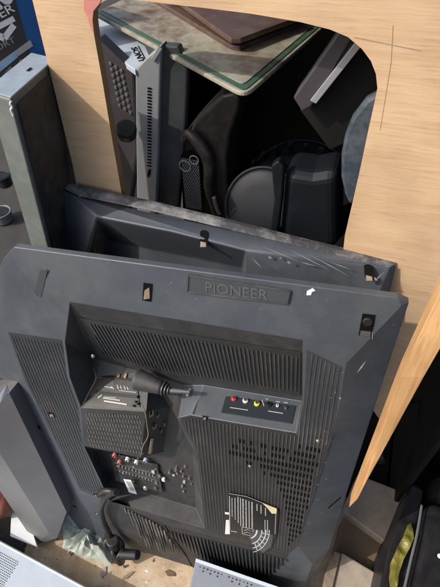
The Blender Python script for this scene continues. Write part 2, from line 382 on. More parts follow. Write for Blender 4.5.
# white chip and scuffs
b=bmesh.new(); prism(b,[on(307,291,TOPF,.0004),on(313,288,TOPF,.0004),on(315.5,290.5,TOPF,.0004),on(312,292,TOPF,.0004),on(311,295,TOPF,.0004),on(306.5,295,TOPF,.0004)],nT*.0006)
obj('white_paint_chip',b,M['white'],tv1)
def streak(b,p,q,w,d0=.0004,d1=None):
    b=bmesh.new()
    tri=TOPR if p[0]>330 else None
    A=on(*p,tri,.0005) if tri else T(*p,d0); C=on(*q,tri,.0005) if tri else T(*q,d0); e=(C-A).normalized(); s=NT.cross(e)
    prism(b,[A,A.lerp(C,.5)+s*w,C,A.lerp(C,.5)-s*w],NT*.0004); obj('scuff',b,M['ink_dim'],tv1)
streak(b,(366,361),(357,373),.0012)
streak(b,(372,324),(372.5,340),.0012); streak(b,(339,398),(341,398),.004)
streak(b,(100,395),(101,396),.0015); streak(b,(43.5,344),(45,345),.0025)
b.free()
# long crease on right bevel
b=bmesh.new(); A=T(341,497,-.022); C=T(328.5,508,-.018); bar(b,A,C,.003,.0008,(A-C).normalized().cross(NT),NT)
obj('bevel_slot',b,M['hole'],tv1)
random.seed(8); b=bmesh.new()
for k in range(170):
    x=random.uniform(14,395); y=random.uniform(256,330) if k<110 else random.uniform(330,540)
    if k>=110: x=random.uniform(330,350)-(y-330)*.15
    tri=TOPF if k<110 else None
    if tri and (y>268+.13*x+26 or y<262+.13*x-8): continue
    c=on(x,y,tri,.0004) if tri else T(x,y,.0022); r_=random.uniform(.0003,.0009); a_=random.uniform(0,3.1); l_=r_*random.choice((1,1,2,6))
    e_=tr*math.cos(a_)+td*math.sin(a_); f_=tr*-math.sin(a_)+td*math.cos(a_)
    b.faces.new([b.verts.new(c+p) for p in (e_*l_,f_*r_*.6,-e_*l_,-f_*r_*.6)])
o=obj('dust_specks',b,M['ink_dim'],tv1); o['kind']='stuff'
# --- AV socket shelf
nAV=(T(303,402,-.05)-T(200,386,-.05)).cross(T(190,415,0)-T(200,386,-.05)).normalized()
if nAV.dot(CAM-T(250,410,0))<0: nAV=-nAV
tAV=[T(*vt['q1']),T(*vt['p3']),T(*vt['g2'])]
nAV=(tAV[1]-tAV[0]).cross(tAV[2]-tAV[0]).normalized()
if nAV.dot(CAM-tAV[0])<0: nAV=-nAV
def AV(px,py,l=0): return hit(px,py,tAV[0]+nAV*l,nAV)
b=bmesh.new(); prism(b,[AV(226,396,.0006),AV(296,406,.0006),AV(292,424,.0006),AV(221,413,.0006)],nAV*.0015)
plate=obj('socket_plate',b,mat('socket_plate',(.022,.028,.036),.3,spec=.6),tv1,bevel=.0006)
for px,py,c in ((234,399,'red'),(245.5,401,'white'),(257,404,'yellow')):
    c0=AV(px,py,.002); b=bmesh.new(); cyl(b,c0,c0+nAV*.004,.0062,.006,20); s=obj('round_socket',b,M[c],tv1,bevel=.0006); s['label']={'red':'red round socket','white':'white round socket','yellow':'yellow round socket'}[c]
    b=bmesh.new(); cyl(b,c0+nAV*.004,c0+nAV*.008,.0036,.0034,14); obj('metal_ring',b,M['steel'],s)
    b=bmesh.new(); cyl(b,c0+nAV*.008,c0+nAV*.0084,.0016,.0016,10); obj('socket_hole',b,M['hole'],s)
for px,py,w,m in ((269,404.5,.011,'blk'),(277.5,406,.006,'white'),(286,408,.006,'steel')):
    c0=AV(px,py,.002); b=bmesh.new(); cyl(b,c0,c0+nAV*.004,w*.55,None,18); s=obj('small_socket',b,M[m],tv1,bevel=.0005)
    b=bmesh.new(); cyl(b,c0+nAV*.004,c0+nAV*.0045,w*.28,None,10); obj('socket_hole',b,M['hole'],s)
for px,py,qx,qy in ((266,399,268,399.3),(276,401.5,280,402),(284,402.5,288,403),(230,407.5,248,410.2),(268,411,283,413.5),(262,400,264,406),):
    b=bmesh.new(); A=AV(px,py,.0022); C=AV(qx,qy,.0022); bar(b,A,C,.0016,.0004,nAV.cross((C-A).normalized()),nAV); obj('printed_mark',b,M['ink_mid'],plate)
b=bmesh.new(); A=AV(231,389,.001); C=AV(227,397,.001); bar(b,A,C,.0022,.0006,nAV.cross((C-A).normalized()),nAV)
obj('pale_tab',b,mat('pale_blue_tab',(.35,.42,.5),.4),tv1); b=bmesh.new(); A=AV(190,389,.001); C=AV(186.5,396,.001); bar(b,A,C,.006,.0008,nAV.cross((C-A).normalized()),nAV); obj('pale_tab',b,mat('pale_blue_tab',(.35,.42,.5),.4),tv1)
# shelf step line left of the sockets
b=bmesh.new(); A=AV(203,388,.001); C=AV(193,414,.001); bar(b,A,C,.002,.001,nAV.cross((C-A).normalized()),nAV); obj('shelf_seam',b,M['rib'],tv1)
# --- left socket shelf (up-facing wall)
tL=[T(*vt['q4']),T(*vt['g1']),T(*vt['w3'])]
nL=(tL[1]-tL[0]).cross(tL[2]-tL[0]).normalized()
if nL.dot(CAM-tL[0])<0: nL=-nL
def LV(px,py,l=0): return hit(px,py,tL[0]+nL*l,nL)
b=bmesh.new(); prism(b,[LV(96,358,.004),LV(150,373,.004),LV(146.5,411,.002),LV(84,406.5,.002),LV(95,379,.004)],nL*.0015); obj('pocket_shade_sheet',b,M['tv_in'],tv1)  # dark sheet added over the sunlit shelf to paint shade in the pocket
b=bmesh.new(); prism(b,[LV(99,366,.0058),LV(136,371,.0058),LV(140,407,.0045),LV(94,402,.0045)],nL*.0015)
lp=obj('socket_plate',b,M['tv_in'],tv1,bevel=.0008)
b=bmesh.new()
for px,py,w,h in ((107,372,.013,.013),(113,373,.005,.012),(119,375,.009,.012),(126,376.5,.005,.012)):
    c=LV(px,py,.0075); e=(LV(140,378,.003)-LV(100,372,.003)).normalized(); f=nL.cross(e); bar(b,c-f*h/2,c+f*h/2,w,.004,e,nL)
obj('metal_contacts',b,M['brass'],lp)
b=bmesh.new()
for (x0,y0,x1,y1,w) in ((97,379,106,380.5,.003),(98,398,102,395,.003),(104,384,107,384.6,.0018),(104.5,386.5,112,388,.0018),(111,386.5,114,389,.002),(117,385,118.5,387.5,.002),(117,388,119,388.5,.0018),(120.5,385.6,121.5,389,.002),(124,386,125.5,389.6,.002),(127,387,128.5,390,.002),(103,398,120,400.4,.002),(104,401,127,404.6,.003),(119,390.5,136,392.5,.0012),(104,397,116,398,.0012)):
    A=LV(x0,y0,.0075); C=LV(x1,y1,.0075); bar(b,A,C,w,.0005,nL.cross((C-A).normalized()),nL)
obj('socket_print',b,M['ink_mid'],lp)
b=bmesh.new()
for (x0,y0,x1,y1) in ((100,376,134,380.5),(98,393,138,397),):
    A=LV(x0,y0,.0075); C=LV(x1,y1,.0075); bar(b,A,C,.006,.004,nL.cross((C-A).normalized()),nL)
for (x,y) in ((134,406),(138,404),(136,402)):
    A=LV(x,y,.0065); cyl(b,A,A+nL*.006,.0028,None,8)
obj('ridge_bars',b,M['blk'],lp,bevel=.0006)
# pale worn edge around left pocket
b=bmesh.new()
pts=[on(x,y,[T(*vt['q5']),T(*vt['q6']),T(*vt['w3'])],.001) for x,y in ((92.5,357.5),(91,362),(94,371),(96,378),(92,387),(87,396),(82,407))]
tube(b,pts,.0022,8); obj('worn_edge',b,M['tan'],tv1,smooth=True)
# --- sockets on the side wall of the ledge
tS=[T(*vt['g1']),T(*vt['f1']),T(*vt['k1'])]
nS=(tS[1]-tS[0]).cross(tS[2]-tS[0]).normalized()
if nS.dot(CAM-tS[0])<0: nS=-nS
def SV(px,py,l=0): return hit(px,py,tS[0]+nS*l,nS)
fS=(SV(150,450)-SV(152,415)).normalized(); eS=nS.cross(fS)
b=bmesh.new()
for px,py,w,h in ((151,413,.010,.022),(157.5,415,.006,.014),(154,426,.010,.018),(160.5,430,.006,.016),(164,424,.005,.016)):
    c=SV(px,py,.001)
    bar(b,c-fS*h/2,c+fS*h/2,w,.003,eS,nS); s=obj('side_socket',b,M['steel'],tv1,bevel=.0005); b=bmesh.new()
for px,py,w,h in ((151,413,.005,.015),(157.5,415,.003,.008),(154,426,.005,.011),(160.5,430,.003,.010)):
    c=SV(px,py,.0042)
    bar(b,c-fS*h/2,c+fS*h/2,w,.0006,eS,nS); obj('socket_hole',b,M['hole'],tv1); b=bmesh.new()
b=bmesh.new(); tube(b,[T(142,405,.0),T(145,412,.002),T(147,425,.002),T(148,436,.002),T(143,446,.002),T(141,456,.002)],.0012,8); obj('worn_edge',b,M['tan'],tv1,smooth=True)
# --- plugged barrel connector lying in the channel
b=bmesh.new(); A=T(136,379,-.035); C=T(163,388,-.028); D=T(168,390,-.028); E_=T(190,392,-.03)
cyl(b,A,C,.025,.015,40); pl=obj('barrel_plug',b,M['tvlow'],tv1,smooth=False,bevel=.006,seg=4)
b=bmesh.new(); e=(C-A).normalized()
for k in range(3): cyl(b,C+e*(.001+.006*k),C+e*(.004+.006*k),.0165-.0035*k,None,24)
obj('collar_rings',b,M['rib'],pl)
b=bmesh.new(); cyl(b,C+e*.018,E_,.006,.004,14); obj('plug_pin',b,M['tv'],pl)
# --- lower recess details
tF=[T(*vt['f3']),T(*vt['f2']),T(*vt['f5'])]
nF=(tF[1]-tF[0]).cross(tF[2]-tF[0]).normalized()
if nF.dot(NT)<0: nF=-nF
def FV(px,py,l=0): return hit(px,py,tF[0]+nF*l,nF)
def blockF(x,y,w,h,hh,m,name,par=tv1,f=None):
    c=FV(x,y,.0008); b=bmesh.new(); bar(b,c-td*h/2,c+td*h/2,w,hh,tr,nF); return obj(name,b,M[m],par,bevel=.0006)
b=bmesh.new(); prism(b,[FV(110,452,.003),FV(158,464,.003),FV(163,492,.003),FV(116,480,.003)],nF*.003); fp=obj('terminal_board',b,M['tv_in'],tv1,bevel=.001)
for x,y,m in ((115,454,'pink'),(120,461,'pink'),(128,458,'white'),(137,461,'white'),(146,459,'paleblue')):
    c=FV(x,y,.006); b=bmesh.new(); cyl(b,c,c+NT*.009,.0065,.0055,14); s=obj('round_terminal',b,M[m],tv1,bevel=.0008)
    b=bmesh.new(); cyl(b,c+NT*.009,c+NT*.0095,.003,None,10); obj('socket_hole',b,M['hole'],s)
b=bmesh.new()
for k in range(11):
    c=FV(119+k*3.4,465+k*.95,.006); bar(b,c,c+td*.008,.003,.003,tr,nF)
    c=FV(120+k*3.2,470+k*.95,.006); bar(b,c,c+td*.006,.003,.003,tr,nF)
obj('pin_rows',b,M['ink_dim'],fp)
b=bmesh.new()
for (x0,y0,x1,y1) in ((113,462,155,473),(118,469,157,480)):
    A=FV(x0,y0,.006); C=FV(x1,y1,.006); bar(b,A,C,.003,.002,nF.cross((C-A).normalized()),nF)
obj('pin_rail',b,M['steel'],fp)
for x,y,m in ((154,470,'paleblue'),(157,481,'steel'),(160,474,'steel'),(164,478,'white'),(156,486,'steel')): blockF(x,y,.009,.013,.008,m,'metal_terminal')
for x,y in ((170,471),(177,467),(178,472),(182,470),(186,465),(184,475),(190,477),(183,485)):
    c=FV(x,y,.001); b=bmesh.new(); cyl(b,c,c+nF*.008,.005,.0042,14); s=obj('metal_terminal',b,M['steel'],tv1,bevel=.0006)
random.seed(4)
for k in range(22):
    x=random.uniform(112,192); y=454+(x-112)*.2+random.uniform(-3,24); 
    blockF(x,y,random.uniform(.003,.007),random.uniform(.004,.010),random.uniform(.003,.008),random.choice(['steel','rib','brass','ink_mid','blk']),'small_contact')
b=bmesh.new(); prism(b,[T(123.5,479,-.02),T(131,480,-.02),T(137,494,-.02),T(129,492,-.02)],NT*.001); st=obj('white_sticker',b,M['white'],tv1)
b=bmesh.new()
for k in range(3):
    A=T(126.5+k*1.7,481.5+k*.3,-.0185); C=T(131.5+k*1.5,490.5+k*.5,-.0185); bar(b,A,C,.0016,.0004,tr,NT)
obj('sticker_print',b,M['ink_dim'],st)
c=T(145.5,488,-.02); b=bmesh.new(); cyl(b,c,c+NT*.004,.008,.006,16); obj('screw_head',b,M['brass'],tv1)
c=T(152,445,-.01); b=bmesh.new(); cyl(b,T(152,440,-.01),T(150,452,-.02),.004,.006,12); obj('brass_post',b,M['brass'],tv1)
for x,y in ((93,356),(107,493),(250,466),(318,441)): 
    c=T(x,y,-.002 if y<400 else .0006); b=bmesh.new(); cyl(b,c,c+NT*.003,.0045,.003,12); obj('screw_head',b,M['brass'],tv1)
# --- data label, torn, with lines of print running down it
lab=[(229,493),(247,496),(262,502),(276,508),(279,511),(277,534),(271,548),(262,553),(252,545),(244,537),(233,533),(226,534),(224.5,513),(229,513)]
b=bmesh.new(); prism(b,[T(x,y,.0042) for x,y in lab],NT*.0008); lb=obj('data_label',b,M['label'],tv1)
b=bmesh.new()
def ln(b,x0,y0,x1,y1,w,d=.0052):
    A=T(x0,y0,d); C=T(x1,y1,d); bar(b,A,C,w,.0003,NT.cross((C-A).normalized()),NT)
for x0,y0,y1,w in ((229.5,496,530,.002),(232,498,517,.003),(235,498,520,.003),(238,497,523,.0035),(240.5,498,526,.002),(243,499,527,.0045),(246,500,528,.004),(249,501,528,.002),(252,502,529,.0045),(257,504,511,.0035),(261,505,514,.0035),(265.5,508,516,.0035),(265,520,533,.0018),(267.5,520,533,.0018)):
    x1=x0+.01*(y1-y0)
    n=max(1,int((y1-y0)/3)); 
    if w>.0025:
        n=max(2,int((y1-y0)/2)); w*=.75
        for k in range(n):
            ya=y0+(y1-y0)*k/n; yb=y0+(y1-y0)*(k+.82)/n; ln(b,x0+.01*(ya-y0),ya,x0+.01*(yb-y0),yb,w*random.uniform(.75,1))
    else: ln(b,x0,y0,x1,y1,w)
ln(b,229,493.5,247,496.5,.0014); ln(b,247,496.5,275,508,.0014); ln(b,276,512,275,534,.0012)
ln(b,242,527,252,529,.0016); ln(b,242,527,242.5,534,.0016); ln(b,242.5,534,253,536,.0016); ln(b,253,529,253,536,.0016)
for y in (530,532.5): ln(b,244,y+.6,247.5,y-.6,.0014); ln(b,247.5,y-.6,251.5,y+1.4,.0014)
ln(b,231,531,237,532,.003)
obj('label_print',b,M['ink_mid'],lb)
b=bmesh.new(); prism(b,[T(x,y,.0052) for x,y in ((226,520),(229,520),(230,534),(225,534))],NT*.0005); prism(b,[T(x,y,.0052) for x,y in ((225,512),(229,512.5),(229,514.5),(225,514))],NT*.0005); obj('white_patch',b,M['white'],lb)
b=bmesh.new(); prism(b,[T(x,y,.0052) for x,y in ((263,503),(277,508.5),(276.5,513),(272,513),(268,508))],NT*.0016); obj('peeled_corner',b,M['gold'],lb)
b=bmesh.new(); prism(b,[T(x,y,.0051) for x,y in ((254,530),(263,531),(273,535),(271,547),(263,552.5),(255,546),(249,538))],NT*.0004); wl=obj('hatched_corner',b,mat('grey_label',(.06,.065,.075),.3),lb)
b=bmesh.new()
def arc(b,cx,cy,r,a0,a1,w):
    P=[(cx+r*math.cos(math.radians(a)),cy+r*1.15*math.sin(math.radians(a))) for a in range(a0,a1+1,8)]
    for p,q in zip(P,P[1:]): ln(b,*p,*q,w,.0056)
for r,w in ((7,.0035),(12,.002),(16,.0022),(19.5,.0016)): arc(b,250,530,r,0,80,w)
for k in range(5):
    a=math.radians(12+k*14); ln(b,250+12.5*math.cos(a),530+14*math.sin(a),250+19*math.cos(a),530+21.5*math.sin(a),.002,.0056)
obj('label_arcs',b,M['ink'],wl)
# --- power cable and its heavy plug
b=bmesh.new(); tube(b,[T(100,494,.004),T(104,491,.016),T(113,492,.016),T(105,499,.022),T(101,510,.02),T(104,523,.012),T(109,533,.01),T(112,540,.01)],.0085,12); cb=obj('power_cable',b,M['rubber'],tv1,smooth=True)
b=bmesh.new(); cyl(b,T(108,492,.004),T(117,492,.022),.009,.011,14); obj('cable_plug',b,M['blk'],cb,bevel=.002)
# a bundle of coil and plug at the end
cw=bmesh.new()
random.seed(3)
ctr=T(117,549,.02)
for k in range(7):
    pts=[]; a0=random.uniform(0,6.28); ax=V((random.uniform(-1,1),random.uniform(-1,1),random.uniform(-1,1))).normalized(); bx=ax.orthogonal().normalized(); cx=ax.cross(bx)
    rr=random.uniform(.016,.026); oo=ctr+td*random.uniform(-.035,.02)+tr*random.uniform(-.008,.008)
    for j in range(8): pts.append(oo+(bx*math.cos(a0+j*.8)+cx*math.sin(a0+j*.8)*1.2)*rr)
    tube(cw,pts,.0078,10)
obj('cable_coil',cw,M['rubber'],cb,smooth=True)
b=bmesh.new(); A=T(122,554,.03); C=T(138,555,.03); cyl(b,A,C,.017,.015,20); s=obj('mains_plug',b,M['blk'],cb,bevel=.003)
b=bmesh.new(); cyl(b,T(112,540,.02),T(121,562,.02),.021,.015,16); obj('moulded_adapter',b,M['rubber'],cb,bevel=.004)
b=bmesh.new(); cyl(b,T(124,566,.02),T(126,572,.02),.004,.003,10); obj('plug_prong',b,M['steel'],cb)
# ------------------------------------------------------------------ television 2 (behind)
D2=-.14
def T2(px,py,d=0): return T(px,py,D2+d)
tv2=thing('television',V((T2(220,500).x,T2(220,500).y+.1,0)),'dusty black television mostly hidden behind the front one, scratched top edge showing','television','black televisions leaning on the plywood')
v2={'a':(63,190,-.028),'a2':(54,206,-.03),'a3':(48,228,-.034),'a4':(46,262,-.034),'b':(74,196,-.028),'c':(388,267,-.028),'d':(396,266,-.034),'e':(388,300,-.034),'f':(330,520,-.02),'g':(105,520,-.02),
'p':(97,217,0),'q':(172,232,0),'r':(246,251,0),'s':(243,300,0),'t':(86,262,0),'pi':(108,240,-.05),'ri':(243,268,-.05),'si':(240,330,-.05),'ti':(104,290,-.05),'u':(376,300,0),'w':(60,262,0),'x':(100,480,0),'y':(310,480,0)}
bm=bmesh.new(); VW={k:bm.verts.new(T2(*p)) for k,p in v2.items()}
for s in ('a b p a2','p t w a2','a2 w a3','a3 w a4','b c r','b r q p','c d e u','c u s r','w t x','a4 w x g','u e f y','x y f g','s u y','t s y x','p q r ri pi','pi ri si ti','p pi ti t','r s si ri','t ti si s'):
    bm.faces.new([VW[k] for k in s.split()])
bmesh.ops.recalc_face_normals(bm,faces=bm.faces)
if sum(f.normal.dot(NT)*f.calc_area() for f in bm.faces)<0: bmesh.ops.reverse_faces(bm,faces=bm.faces)
soften(bm); obj('back_cover',bm,M['tv'],tv2,bevel=.004,seg=4,angle=19,recalc=False)
# dusty rolled rim along the top
b=bmesh.new()
A=[(60,184.5),(75,187),(150,203),(230,222),(300,240),(398,263.5)]; B=[(66,190),(80,196.5),(150,211),(230,230),(300,247),(390,268)]
front=[T2(x,y,-.026) for x,y in B]; back=[T2(x,y,-.040) for x,y in A]
vf=[b.verts.new(p) for p in front]; vb=[b.verts.new(p) for p in back]; vc=[b.verts.new(p-NT*.012) for p in back]; vd=[b.verts.new(p-NT*.02+td*.01) for p in front]
for i in range(len(A)-1):
    for p,q in ((vf,vb),(vb,vc),(vc,vd),(vd,vf)): b.faces.new((p[i],p[i+1],q[i+1],q[i]))
b.faces.new((vf[0],vb[0],vc[0],vd[0])); b.faces.new((vf[-1],vb[-1],vc[-1],vd[-1]))
obj('top_rim',b,M['tv_dusty'],tv2,bevel=.003,seg=3)
TV2F=[T2(*v2['b']),T2(*v2['c']),T2(*v2['r'])]; TV2L=[T2(*v2['a2']),T2(*v2['w']),T2(*v2['a3'])]
for x,y,w,h in ((56,220,.016,.026),(204,238,.016,.034),(369,272,.016,.030)):
    c=T2(x,y,-.016 if x>100 else -.016); tri=TV2F if x>100 else TV2L; c=on(x,y,tri,.0008); N2=nrm_of(tri); d2=(td-N2*td.dot(N2)).normalized(); bb=bmesh.new(); prism(bb,[c+tr*(w/2*p)+d2*(h/2*q) for p,q in ((-1,-.8),(-.4,-1),(.4,-1),(1,-.8),(1,.7),(.5,1),(-.5,1),(-1,.7))],NT*.0014); hh=obj('screw_pocket',bb,M['hole'],tv2)
    if x>200: bb=bmesh.new(); prism(bb,[c+tr*(w*.5*p)+d2*(h*q)+N2*.0015 for p,q in ((-.8,.25),(.6,.3),(.6,.55),(-.8,.6))],NT*.0006); obj('pocket_edge',bb,M['tan'],hh)
b=bmesh.new()
random.seed(11)
for (x0,y0,x1,y1,w) in ((374,282,384,272,.003),(372,276,378,281,.002),(262,246,300,262,.0008),(290,250,330,270,.0008),(268,257,272,258,.003),(279,258,282,258,.003),(287,262,291,263,.003),(310,255,350,276,.0008),(252,258,262,268,.0007),(330,262,352,270,.0009),(300,262,316,266,.0011)):
    A=on(x0,y0,TV2F,.0006); C=on(x1,y1,TV2F,.0006); e=(C-A).normalized(); s=NT.cross(e); b=bmesh.new(); prism(b,[A,A.lerp(C,.5)+s*w,C,A.lerp(C,.5)-s*w],NT*.0004); obj('scratch',b,M['ink_dim'],tv2)
b=bmesh.new(); prism(b,[on(x,y,[T2(97,217,0),T2(108,240,-.05),T2(104,290,-.05)],.001) for x,y in ((97,221),(105,238),(104,256),(93,254))],NT*.0008); obj('brown_patch',b,mat('brown_stain',(.14,.10,.075),.6,noise=-.5,nscale=40),tv2)
# ------------------------------------------------------------------ plywood face
ph=V((math.cos(PYAW),math.sin(PYAW),0)); pn=V((math.sin(PYAW),-math.cos(PYAW),0))   # pn points to the camera side
P0=T2(372,262,-.045)
def PV(px,py,e=0): return hit(px,py,P0-pn*e,pn)      # e metres behind the plywood's front
def PS(s,z,e=0): p=P0+ph*s-pn*e; return V((p.x,p.y,z))
def sz(px,py): q=PV(px,py); return (q-P0).dot(ph),q.z
bottom_l=sz(113,340)
out=[sz(35,0),(sz(35,0)[0]-.004,1.76),(.62,1.76)]
lx=sz(35,0)[0]
br=[sz(470,215),sz(440,288),sz(398,384)]
poly=[(lx,1.74),(.75,1.74),(.75,sz(440,288)[1]),sz(440,288),sz(398,384),sz(380,420)]
# inside of the opening from lower right, up, over and down the left
inner=[(342,262),(345,235),(352,205),(360,170),(368,132),(374,105),(377.5,88),(376,74),(371,61),(362,49),(348,37),(330,29.5),(300,22),(250,13.5),(200,7.5),(160,3),(130,-1),(114,-3),(104,1),(97,6),(92.5,13),(92.5,22),(94,35),(103,85),(111,133),(122,196)]
ins=[sz(x,y) for x,y in inner]
ins_low_r=(ins[0][0],ins[0][1]-.25); ins_low_l=(ins[-1][0],.0)
poly=poly+[ins_low_r]+ins+[ins_low_l,(sz(80,195)[0],0.0),(sz(80,195)[0],sz(80,195)[1])]
cab=thing('plywood_panel',PS(-.3,0,0),'pale plywood board with a large rounded opening, behind the televisions','board')
b=bmesh.new(); prism(b,[PS(s,z) for s,z in poly],-pn*.018,0,1)
obj('face_board',b,[M['ply'],M['plyedge']],cab)
b=bmesh.new()
def pl_(b,p,q,w):
    A=PV(*p,-.0003); C=PV(*q,-.0003); bar(b,A,C,w,.0003,pn.cross((C-A).normalized()),pn)
pl_(b,(354,37),(421,50.5),.0011); pl_(b,(393,25),(391,62),.0005); pl_(b,(391,62),(380,130),.0004)
obj('pencil_lines',b,mat('pencil',(.42,.31,.215),.6),cab)
b=bmesh.new(); prism(b,[PV(x,y,-.0004) for x,y in ((84,-6),(104,-6),(99,4),(93.5,11),(92.5,20),(94,33),(90,26),(88,18),(84,10))],pn*.0006)
obj('pink_paint_smear',b,mat('pink_paint',(.62,.24,.20),.6,noise=-.2,nscale=60),cab)
# black boards added behind the face to keep sun and sky out
b=bmesh.new(); prism(b,[PS(lx-.1,0,.85),PS(.9,0,.85),PS(.9,1.76,.85),PS(lx-.1,1.76,.85)],-pn*.015); obj('added_dark_backdrop',b,M['blkm'],cab)
b=bmesh.new(); prism(b,[PS(-.42,1.78,.02),PS(.9,1.78,.02),PS(.9,1.78,.85),PS(-.42,1.78,.85)],UP*.018); obj('added_sky_blocker',b,M['blkm'],cab)
b=bmesh.new(); prism(b,[PS(lx+.0,.0,.5),PS(lx+.0,1.74,.5),PS(lx+.0,1.74,.84),PS(lx+.0,0,.84)],ph*.012); obj('added_side_blocker',b,M['blkm'],cab)
b=bmesh.new(); prism(b,[PS(lx+.05,.05,.03),PS(.29,.05,.03),PS(.29,.05,.84),PS(lx+.05,.05,.84)],UP*.02); obj('added_dark_floor',b,M['blkm'],cab)
b=bmesh.new(); prism(b,[PS(.30,.0,.02),PS(.30,1.74,.02),PS(.30,1.74,.84),PS(.30,0,.84)],ph*.015); obj('added_side_blocker',b,M['blkm'],cab)
# batten
def BT(x,y,k=0): return PV(x,y,-.20-.12*(y-222)/281+k)
b=bmesh.new(); prism(b,[BT(x,y) for x,y in ((472,222),(400,377),(349,508),(358,499),(367,481),(424,377),(477,285))],-pn*.03,0,0)
bdir=(BT(351,503)-BT(440,288)).normalized()
bt=obj('wooden_batten',b,wood('pine_batten',(.60,.37,.17),(.37,.205,.085),(.36,.18,.07),tuple(bdir.rotation_difference(V((1,0,0))).to_euler()),(1.2,38,38),fine=30),None,bevel=.0012)
tag(bt,'raw pine batten slanting down from the right edge beside the front television','batten')
# ------------------------------------------------------------------ inside the opening
# tray
ztray=PV(245,93,.035).z
def H(px,py,z): return hit(px,py,V((0,0,z)),UP)
tc_=H(245,95,ztray); tl=H(96,14,ztray); trr=H(322,28,ztray)
e1=(tl-tc_); e2=(trr-tc_)
back=tc_+e1+e2
def rounded(c,a,b_,bk,r):
    # c corner, a left end, b right end
    ea=(a-c).normalized(); eb=(b_-c).normalized(); pts=[]
    pts.append(a); 
    for k in range(7):
        t=k/6; p=c+ea*r*(1-t)**2+eb*r*t**2
        pts.append(p)
    pts+= [b_,bk]; return pts
tr_o=rounded(tc_,tl,trr,back,.03)
tray=thing('enamel_tray',V((tc_.x,tc_.y,ztray)),'worn cream tray with green border, lying under brown boards in the opening','tray')
b=bmesh.new(); prism(b,tr_o,-UP*.008); obj('rim',b,M['cream'],tray,bevel=.002)
def inset(pts,c,f): return [c+(p-c)*f for p in pts]
cc=(tl+trr)/2; L1=e1.length; L2=e2.length; ea=e1.normalized(); eb=e2.normalized()
def trayq(m,lift):
    c=tc_+ea*m+eb*m+UP*lift; return rounded(c,tl+eb*m-ea*.0+UP*lift,trr+ea*m+UP*lift,back+UP*lift-ea*m*0,.014)
b=bmesh.new(); prism(b,trayq(.007,.0005),UP*.0012); obj('green_border',b,M['green'],tray)
b=bmesh.new(); prism(b,trayq(.019,.0020),UP*.0012); obj('cream_centre',b,M['cream'],tray)
# brown boards
for k,(pts,zz,lab_) in enumerate(((((146,-6),(231,45),(240,46),(255,40),(300,22),(300,-30),(160,-30)),ztray+.012,'lower dark brown board resting on the cream tray'),(((166,-8),(231,38),(241,38),(254,33),(300,16),(300,-30),(180,-30)),ztray+.030,'upper dark brown board topmost on the cream tray'))):
    b=bmesh.new(); prism(b,[H(x,y,zz) for x,y in pts],-UP*.010)
    o=obj('brown_board',b,M['brown'],None,bevel=.002); tag(o,lab_,'board','brown boards on the tray')
# silver set with lettering, left inside the opening
z1=ztray-.03; es=-(H(135,69,z1)-P0).dot(pn); print('es',es)
stv=thing('silver_television',PV(140,200,es),'silver flat television with lettered corner, standing just behind the plywood edge','television')
def sp(name,pts,e,th,m,par=stv,bevel=.003,slant=None):
    b=bmesh.new(); P=[PV(x,y,ee) for x,y,ee in [(p+(e,))[:3] for p in pts]]; prism(b,P,(-pn)*th); return obj(name,b,M[m] if isinstance(m,str) else m,par,bevel=bevel)
sp('frame',[(135,70),(146,58),(161,45),(159,110),(156,215),(137,215)],es,.03,'silver')
sp('screen_body',[(160,45),(178,46),(188,72),(184,140),(178,215),(156,215)],es+.012,.02,mat('shadow_toned_silver',(.045,.05,.053),.4,metal=.2,dust=(.2,.19,.18),dustamt=.3,dscale=9),bevel=.004)  # silver body coloured darker to paint the shadow falling across it
# top corner plate, blue skylight painted into its colour
z1=ztray-.03
b=bmesh.new(); pts=[H(135,70,z1),H(150,56,z1),H(143,40,z1),H(98,16,z1),H(94,40,z1)]; prism(b,pts,-UP*.012); cp=obj('corner_plate',b,M['paleblue'],stv,bevel=.002)
b=text_bm('SONY',H(130.5,48,z1+.0005),H(139.5,63,z1+.0005),UP,height=.013,depth=.0008,bold=.01); obj('lettering',b,M['label'],cp)
b=bmesh.new(); A=H(138,46,z1+.0005); C=H(145,59,z1+.0005); bar(b,A,C,.002,.0006,UP.cross((C-A).normalized()),UP); obj('printed_line',b,M['label'],cp)
b=bmesh.new()
for k in range(26):
    y=88+k*3.1; A=PV(147.5-.0*k,y,es-.0004); C=PV(151.5,y+.6,es-.0004); bar(b,A,C,.0032,.0008,pn.cross((C-A).normalized()),pn)
obj('slot_row',b,M['hole'],stv)
b=bmesh.new(); c=PV(149,172,es-.0004); prism(b,[PV(x,y,es-.0004) for x,y in ((147.5,176),(148,171),(150,168.5),(151,170),(150,175),(148.5,177.5))],pn*.0008); obj('keyhole',b,M['hole'],stv)
b=bmesh.new(); A=PV(153,60,es-.0004); C=PV(161,47,es-.0004); bar(b,A,C,.008,.004,pn.cross((C-A).normalized()),pn); obj('raised_ridge',b,M['silver'],stv,bevel=.001)
# black remote-like device
dev=thing('control_panel',PV(118,120,.12),'dark grey keypad device with button columns beside the silver television','keypad')
sp('body',[(97,38),(133,72),(137,150),(128,215),(112,215)],es+.02,.03,M['purple'],dev)
b=bmesh.new()
for c_ in range(3):
    for r_ in range(8):
        x=110+c_*5.5+r_*1.3; y=62+r_*6+c_*3.5; A=PV(x,y,es+.0195); C=PV(x+1,y+3,es+.0195); bar(b,A,C,.006,.002,pn.cross((C-A).normalized()),pn)
obj('buttons',b,M['silverd'],dev,bevel=.0006)
b=bmesh.new(); cyl(b,PV(126,128,.10),PV(127,135,.11),.022,.02,24); o=obj('round_black_knob',b,M['blk'],None,bevel=.004); tag(o,'small round black cap between plywood strip and silver television','cap')
